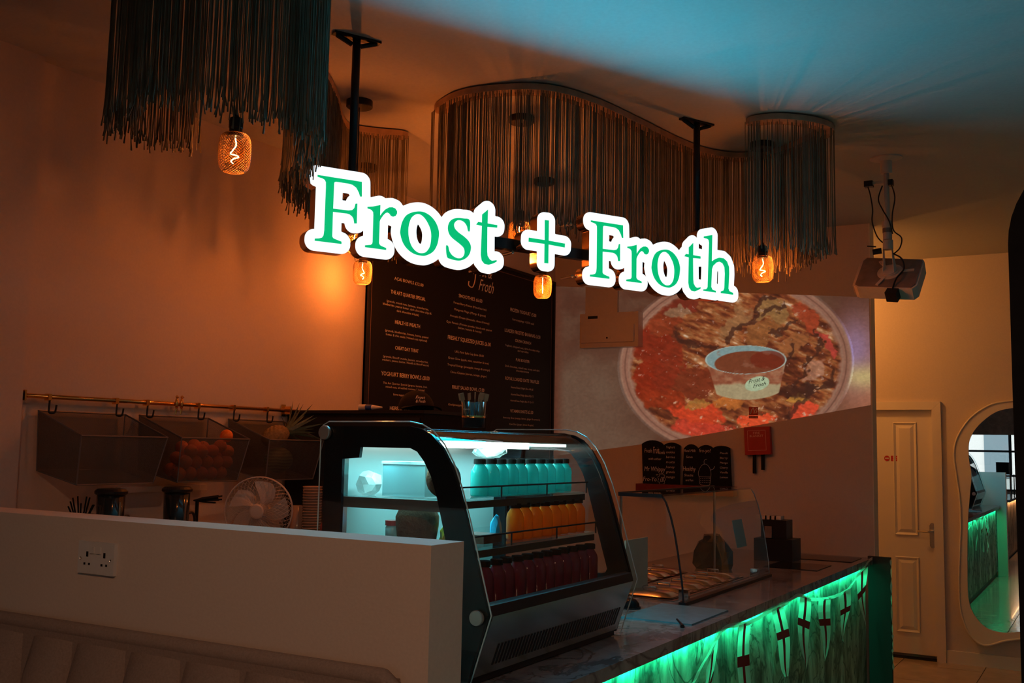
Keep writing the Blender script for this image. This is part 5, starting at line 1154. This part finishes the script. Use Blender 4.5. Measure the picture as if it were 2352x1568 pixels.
o = B(); bmesh.ops.create_uvsphere(o, u_segments=20, v_segments=12, radius=0.052); o = obj('red_ball', o, mat('red_matt', (0.30, 0.03, 0.02), 0.6)); o.location = (-3.06, 3.66, 1.243)
tag(o, 'dark red rounded lid just left of the display fridge', 'lid'); o.scale = (1, 1, 0.9)
tag(bx('low_cabinet', -3.20, -2.92, 3.5, 4.1, 0.0, 1.19, M_dgrey, None, bevel=0.004), 'dark low cabinet behind the display fridge', 'cabinet')
# black cabinet with cap
cb = thing('black_cabinet', 'tall matt black drinks cabinet against the menu wall', 'cabinet', (-3.4, 4.5, 0.0))
bx('body', -3.90, -2.99, 4.262, 4.85, 0.0, 1.780, M_blackm, cb, bevel=0.006)
bx('top_cap', -3.905, -2.985, 4.255, 4.86, 1.781, 1.798, M_black, cb, bevel=0.004)
bx('door', -3.88, -3.01, 4.250, 4.261, 0.10, 1.76, M_black, cb, bevel=0.003)
keep(cb)
cp = thing('baseball_cap', 'black baseball cap with pale script logo on top of the black cabinet', 'cap', (-3.14, 4.40, 1.807))
b = B(); bmesh.ops.create_uvsphere(b, u_segments=28, v_segments=16, radius=0.095)
bmesh.ops.delete(b, geom=[v for v in b.verts if v.co.z < -0.001], context='VERTS')
for v in b.verts: v.co.z *= 1.05; v.co.x *= 1.08
obj('crown', b, M_blackm, cp, smooth=True)
b = B(); g = []
for i in range(13):
    a = -1.05+2.1*i/12; row = []
    for j in range(6): r_ = 0.088+0.078*j/5*math.cos(a*0.9); row.append(b.verts.new((r_*math.cos(a)*1.05, r_*math.sin(a), 0.012-0.03*(math.sin(a))**2*(j/5)+0.004)))
    g.append(row)
for i in range(12):
    for j in range(5): b.faces.new((g[i][j], g[i+1][j], g[i+1][j+1], g[i][j+1]))
obj('peak', b, M_blackm, cp, smooth=True)
b = B(); lathe(b, [(0, 0.0), (0.007, 0), (0.005, 0.005), (0, 0.006)], 8, c=(0, 0, 0.099)); obj('button', b, M_blackm, cp)
for s_, x_, z_ in (('Frost', 0.098, 0.052), ('& Froth', 0.103, 0.032)): text('logo', s_, M_print, cp, (x_, -0.008, z_), (0.1, 1, 0), (-0.35, 0, 1), 0.016, 0.05, shear=0.4)
cp.rotation_euler = (0, 0, math.radians(-38))
tr_ = thing('torch', 'white and blue tubular bottle lying on the black cabinet', 'bottle', (-3.46, 4.33, 1.816))
for (x0, x1, r0, r1, m_, nm_) in ((0, 0.04, 0.016, 0.016, M_plastic, 'cap'), (0.041, 0.075, 0.015, 0.014, mat('label_blue', (0.02, 0.06, 0.30), 0.4), 'label_band'), (0.076, 0.135, 0.013, 0.004, M_plastic, 'nozzle')):
    b = B(); tube(b, [(x0, 0, 0), (x1, 0, 0)], [r0, r1], 16); obj(nm_, b, m_, tr_)
tr_.rotation_euler = (0, 0, math.radians(10))

# ================================================================ PROJECTOR ON ITS CEILING POLE
pj = thing('projector', 'pale ceiling projector tilted on a white pole mount', 'projector', (-1.02, 5.755, CH))
px, py = -1.02, 5.755
b = B(); lathe(b, [(0, -0.001), (0.085, -0.001), (0.085, -0.008), (0.03, -0.02), (0.03, -0.09), (0, -0.09)], 28, c=(px, py, CH))
for v in b.verts:
    if v.co.z > CH-0.015: v.co.y = py+(v.co.y-py)*0.8
obj('ceiling_plate', b, M_cream, pj)
b = B(); tube(b, [(px, py, CH-0.02), (px, py, 2.78)], 0.0145, 12); obj('pole', b, M_cream, pj, smooth=True)
b = B(); lathe(b, [(0, 0), (0.024, 0), (0.024, 0.065), (0.028, 0.07), (0.028, 0.10), (0, 0.10)], 18, c=(px, py, 2.775)); lathe(b, [(0.0, 0), (0.027, 0), (0.027, 0.05), (0, 0.05)], 18, c=(px+0.002, py, 2.72)); obj('collar', b, M_cream, pj)
b = B(); lathe(b, [(0.025, 0.012), (0.0255, 0.012), (0.0255, 0.036), (0.025, 0.036)], 18, c=(px, py, 2.80)); obj('collar_band', b, M_projgrey, pj)
# the case: local x = width, y = depth, z = out of the face that carries the mount
PM = Matrix.Translation((px-0.005, py+0.01, 2.572)) @ Matrix.Rotation(math.radians(-12), 4, 'Z') @ Matrix.Rotation(math.radians(8), 4, 'Y') @ Matrix.Rotation(math.radians(44), 4, 'X')
b = B()
outl = [(-0.175, 0.10), (-0.165, 0.13), (0.15, 0.13), (0.165, 0.11), (0.20, -0.10), (0.185, -0.13), (-0.11, -0.14), (-0.135, -0.125)]
prism(b, outl, lambda a, c: PM @ Vector((a, c, 0.03)), lambda a, c: PM @ Vector((a*0.985, c*0.985, -0.045)))
obj('case', b, M_cream, pj, bevel=0.008)
b = B(); prism(b, [(x*0.95, y*0.95) for x, y in outl], lambda a, c: PM @ Vector((a, c, 0.0302)), lambda a, c: PM @ Vector((a, c, 0.033))); obj('base_panel', b, M_projgrey, pj)
b = B(); prism(b, [(-0.19, 0.09), (-0.145, -0.12), (-0.135, -0.11), (-0.175, 0.10)], lambda a, c: PM @ Vector((a, c, 0.02)), lambda a, c: PM @ Vector((a, c, -0.055))); obj('lens_end', b, M_cream, pj, bevel=0.004)
b = B(); lathe(b, [(0, 0.034), (0.066, 0.034), (0.066, 0.038), (0.045, 0.038), (0.045, 0.044), (0.036, 0.044), (0.036, 0.048), (0, 0.048)], 32, M=PM @ Matrix.Translation((0.02, 0.0, 0))); obj('mount_disc', b, M_cream, pj)
for a in (0.2, 2.35, 4.5):
    b = B(); c_, s_ = math.cos(a), math.sin(a)
    vs = box(b, 0.05, 0.125, -0.008, 0.008, 0.034, 0.040)
    for v in vs: x, y = v.co.x, v.co.y; v.co = PM @ Vector((0.02+x*c_-y*s_, x*s_+y*c_, v.co.z))
    obj('mount_arm', b, M_cream, pj)
for sx in (-1, 1):
    b = B(); prism(b, [(sx*0.030-0.002, -0.018), (sx*0.030+0.002, -0.018), (sx*0.030+0.002, 0.018), (sx*0.030-0.002, 0.018)], lambda a, c: PM @ Vector((0.02+a, c, 0.048)), lambda a, c: Vector((px+a*0.7, py+c*0.8, 2.735))); obj('yoke_plate', b, M_cream, pj)
b = B(); tube(b, [(px-0.03, py-0.01, 2.715), (px-0.075, py-0.015, 2.71)], 0.016, 8); tube(b, [(px-0.055, py-0.03, 2.735), (px-0.10, py-0.03, 2.742)], 0.004, 6); obj('clamp_knob', b, M_black, pj)
b = B(); box(b, 0.055, 0.115, -0.175, -0.13, -0.03, 0.03, PM); obj('power_plug', b, M_black, pj, bevel=0.004)
for P in ([(px-0.10, py, 3.085), (px-0.085, py-0.005, 3.03), (px-0.075, py, 2.95), (px-0.078, py, 2.88), (px-0.055, py, 2.80), (px-0.025, py, 2.76)], [(px+0.025, py-0.01, 3.08), (px+0.045, py-0.02, 3.0), (px+0.03, py-0.02, 2.90), (px+0.035, py-0.02, 2.82), (px+0.075, py-0.02, 2.775), (px+0.065, py-0.02, 2.72), (px+0.03, py-0.015, 2.69)], [(px-0.018, py-0.02, 3.07), (px-0.04, py-0.02, 3.0), (px-0.02, py-0.025, 2.94), (px+0.015, py-0.03, 2.87), (px+0.03, py-0.02, 2.80)]):
    b = B(); tube(b, catmull(P, 6), 0.0038, 6); obj('cable', b, M_black, pj, smooth=True)
b = B(); tube(b, catmull([(px+0.035, py-0.02, 2.69), (px+0.075, py-0.03, 2.66), PM @ Vector((0.09, 0.02, 0.045)), PM @ Vector((0.085, -0.08, 0.05)), PM @ Vector((0.085, -0.16, 0.02))], 6), 0.0045, 6); obj('cable', b, M_black, pj, smooth=True)
for x0, z0, w_ in ((px-0.115, 3.075, 0.045), (px+0.01, 3.07, 0.025)): bx('plug', x0, x0+w_, py-0.02, py+0.02, z0, z0+0.032, M_black, pj, bevel=0.004)
bx('socket_box', px-0.07, px-0.012, py-0.012, py+0.012, 3.085, 3.10, M_cream, pj)
keep(pj)

# ================================================================ WAVY MIRROR
mr = thing('wavy_mirror', 'tall wavy-edged mirror with pale frame leaning against the back wall', 'mirror', (-0.67, YD, 0.2))
cxm = -0.648
OT = catmull(MIRROR_OUT, 5); IN = catmull(MIRROR_IN, 5)
OTf = [(x, z) for x, z in OT]+[(2*cxm-x, z+0.01) for x, z in OT[::-1]][1:-1]
INf = [(x, z) for x, z in IN]+[(2*cxm-x, z) for x, z in IN[::-1]][1:-1]
def ringmesh(P, y): return P
b = B(); prism(b, OTf, lambda a, c: Vector((a, YD-0.055, c)), lambda a, c: Vector((a, YD-0.003, c)))
bmesh.ops.delete(b, geom=[f for f in b.faces if len(f.verts) > 4], context='FACES_ONLY'); obj('frame_side', b, M_white, mr, smooth=True)
curve2d('frame', [OTf, INf], MY(YD-0.052), M_white, mr, 0.004)
b = B(); tube(b, [(x, YD-0.056, z) for x, z in OTf], 0.008, 8, closed=True); obj('frame_bead', b, M_white, mr, smooth=True)
curve2d('mirror_glass', [INf], MY(YD-0.046), M_mirror, mr, 0.0)
keep(mr)

# ================================================================ DARK KIOSK AT THE RIGHT EDGE, SECOND COUNTER BEHIND THE CAMERA
ks = thing('order_kiosk', 'tall dark rounded kiosk standing close by at the right edge', 'kiosk', (0.10, 1.5, 0))
pr = [(-0.112, 0.04)]+[(-0.112+0.15-0.15*math.cos(a), 1.90+0.14*math.sin(a)) for a in [PI/2*k/12 for k in range(13)]]
pr += [(0.50-x, z) for x, z in pr[::-1]]
b = B(); prism(b, pr, lambda a, c: Vector((a, 1.49, c)), lambda a, c: Vector((a, 1.56, c))); obj('housing', b, M_blackm, ks, bevel=0.008)
bx('screen', -0.05, 0.55, 1.484, 1.489, 1.05, 1.92, M_blackgloss, ks); bx('foot', 0.0, 0.50, 1.40, 1.65, 0.0, 0.039, M_black, ks, bevel=0.005)
keep(ks)
s2 = thing('second_counter', 'second counter with warm-lit stone front behind the camera', 'counter', (-1.9, -1.6, 0))
bx('worktop', -2.30, -1.46, -3.2, -0.4, 0.90, 0.94, M_counter, s2); bx('carcass', -2.25, -1.52, -3.15, -0.45, 0.0, 0.899, M_dgrey, s2)
for i in range(4): bx('cladding_panel', -1.519, -1.495, -3.14+i*0.67, -2.48+i*0.67, 0.05, 0.895, M_clad2, s2)
bx('led_strip', -1.488, -1.482, -3.1, -0.5, 0.893, 0.899, emis('warm_led', (1.0, 0.55, 0.25), 8.0), s2)
keep(s2)
aim_y(lamp('second_counter_led', 'AREA', (-1.475, -1.8, 0.89), (1.0, 0.50, 0.22), 6.0, 0.012, 2.6), (-0.4, 0, -1))
gc = thing('cake_case', 'square glass cake case on the second counter', 'display case', (-1.8, -2.3, 0.941))
for (x0, x1, y0, y1, z0, z1) in ((-2.1, -1.55, -2.6, -2.594, 0.942, 1.30), (-2.1, -1.55, -2.0, -1.994, 0.942, 1.30), (-1.556, -1.55, -2.594, -2.0, 0.942, 1.30), (-2.1, -1.55, -2.6, -1.994, 1.301, 1.307)): bx('glass_side', x0, x1, y0, y1, z0, z1, M_glass, gc)
bx('cake', -1.95, -1.65, -2.45, -2.15, 0.945, 1.03, M_orangef, gc, bevel=0.02)
b = B()
for x in (-2.1, -1.55):
    for y in (-2.6, -1.994): box(b, x-0.008, x+0.008, y-0.008, y+0.008, 0.942, 1.31)
obj('case_frame', b, M_black, gc); keep(gc)
tag(bx('dark_speaker', -1.80, -1.60, -2.40, -2.20, 1.312, 1.52, M_blackm, None, bevel=0.01), 'small dark box on top of the glass cake case', 'box')
# ================================================================ CORRIDOR LAMP, ADDED WARM SPOTLIGHTS OUTSIDE THE FRAME
# corridor behind the partition
cl = thing('corridor_lamp', 'round amber ceiling lamp in the corridor behind the partition', 'lamp', (-2.35, 8.15, CH-0.001))
b = B(); lathe(b, [(0, 0), (0.12, 0), (0.12, -0.02), (0, -0.02)], 24); obj('base', b, M_white, cl)
b = B(); lathe(b, [(0.11, -0.021), (0.10, -0.06), (0.05, -0.085), (0, -0.09)], 24); obj('shade', b, emis('amber_shade', (1.0, 0.42, 0.08), 3.0), cl, smooth=True)
lamp('corridor_light', 'POINT', (-2.35, 8.15, CH-0.16), (1.0, 0.37, 0.07), 44, 0.09)
for i, (x, y, tx, ty, tz, p_, cone, lab) in enumerate(((0.3, -0.9, -1.55, 1.9, 0.95, 95, 38, 'added small black ceiling spotlight right of the camera, out of view'), (-0.7, -1.3, -2.4, 1.9, 1.1, 5, 42, 'added small black ceiling spotlight behind the camera, out of view'))):  # unseen spotlights added to brighten the half wall
    t = thing('added_spotlight', lab, 'spotlight', (x, y, CH-0.001))
    b = B(); lathe(b, [(0, 0), (0.05, 0), (0.05, -0.02), (0, -0.02)], 20); obj('base', b, M_black, t)
    d_ = Vector((tx-x, ty-y, tz-CH+0.1)).normalized(); c_ = Vector((0, 0, -0.09))
    b = B(); tube(b, [(0, 0, -0.02), c_], 0.008, 8); tube(b, [c_-d_*0.05, c_+d_*0.05], 0.032, 16, caps=False); obj('spot_head', b, M_black, t)
    sl = lamp('added_spot_beam', 'SPOT', Vector((x, y, CH))+c_+d_*0.055, (1.0, 0.52, 0.28), p_, 0.03, look=d_); sl.data.spot_size = math.radians(cone*1.6); sl.data.spot_blend = 1.0
# street facade across the road, seen through the shop window in the mirror
bd = thing('street_building', 'pale apartment block across the street seen in the mirror', 'building', (-2, -16, 0))
sun = lamp('sun', 'SUN', (0, -8, 12), (1, 0.97, 0.92), 3.5, 0.01, look=(0.25, -0.8, -0.55))
MB_ = mat('facade_render', (0.80, 0.79, 0.77), 0.8, var=0.05)
bx('facade', -14, 10, -17, -16, 0, 14, MB_, bd)
for j in range(5):
    for i in range(16): bx('window', -13.5+i*1.45, -12.8+i*1.45, -15.99, -15.95, 1.0+j*2.6, 2.4+j*2.6, mat('facade_window_%d' % ((i+j) % 3), [(0.55, 0.25, 0.2), (0.2, 0.28, 0.32), (0.6, 0.4, 0.2)][(i+j) % 3], 0.3), bd)
keep(bd)
struct(bx('street_ground', -30, 30, -40, YB-0.1, -0.15, -0.02, mat('asphalt', (0.12, 0.12, 0.12), 0.9)))
bpy.context.view_layer.update()
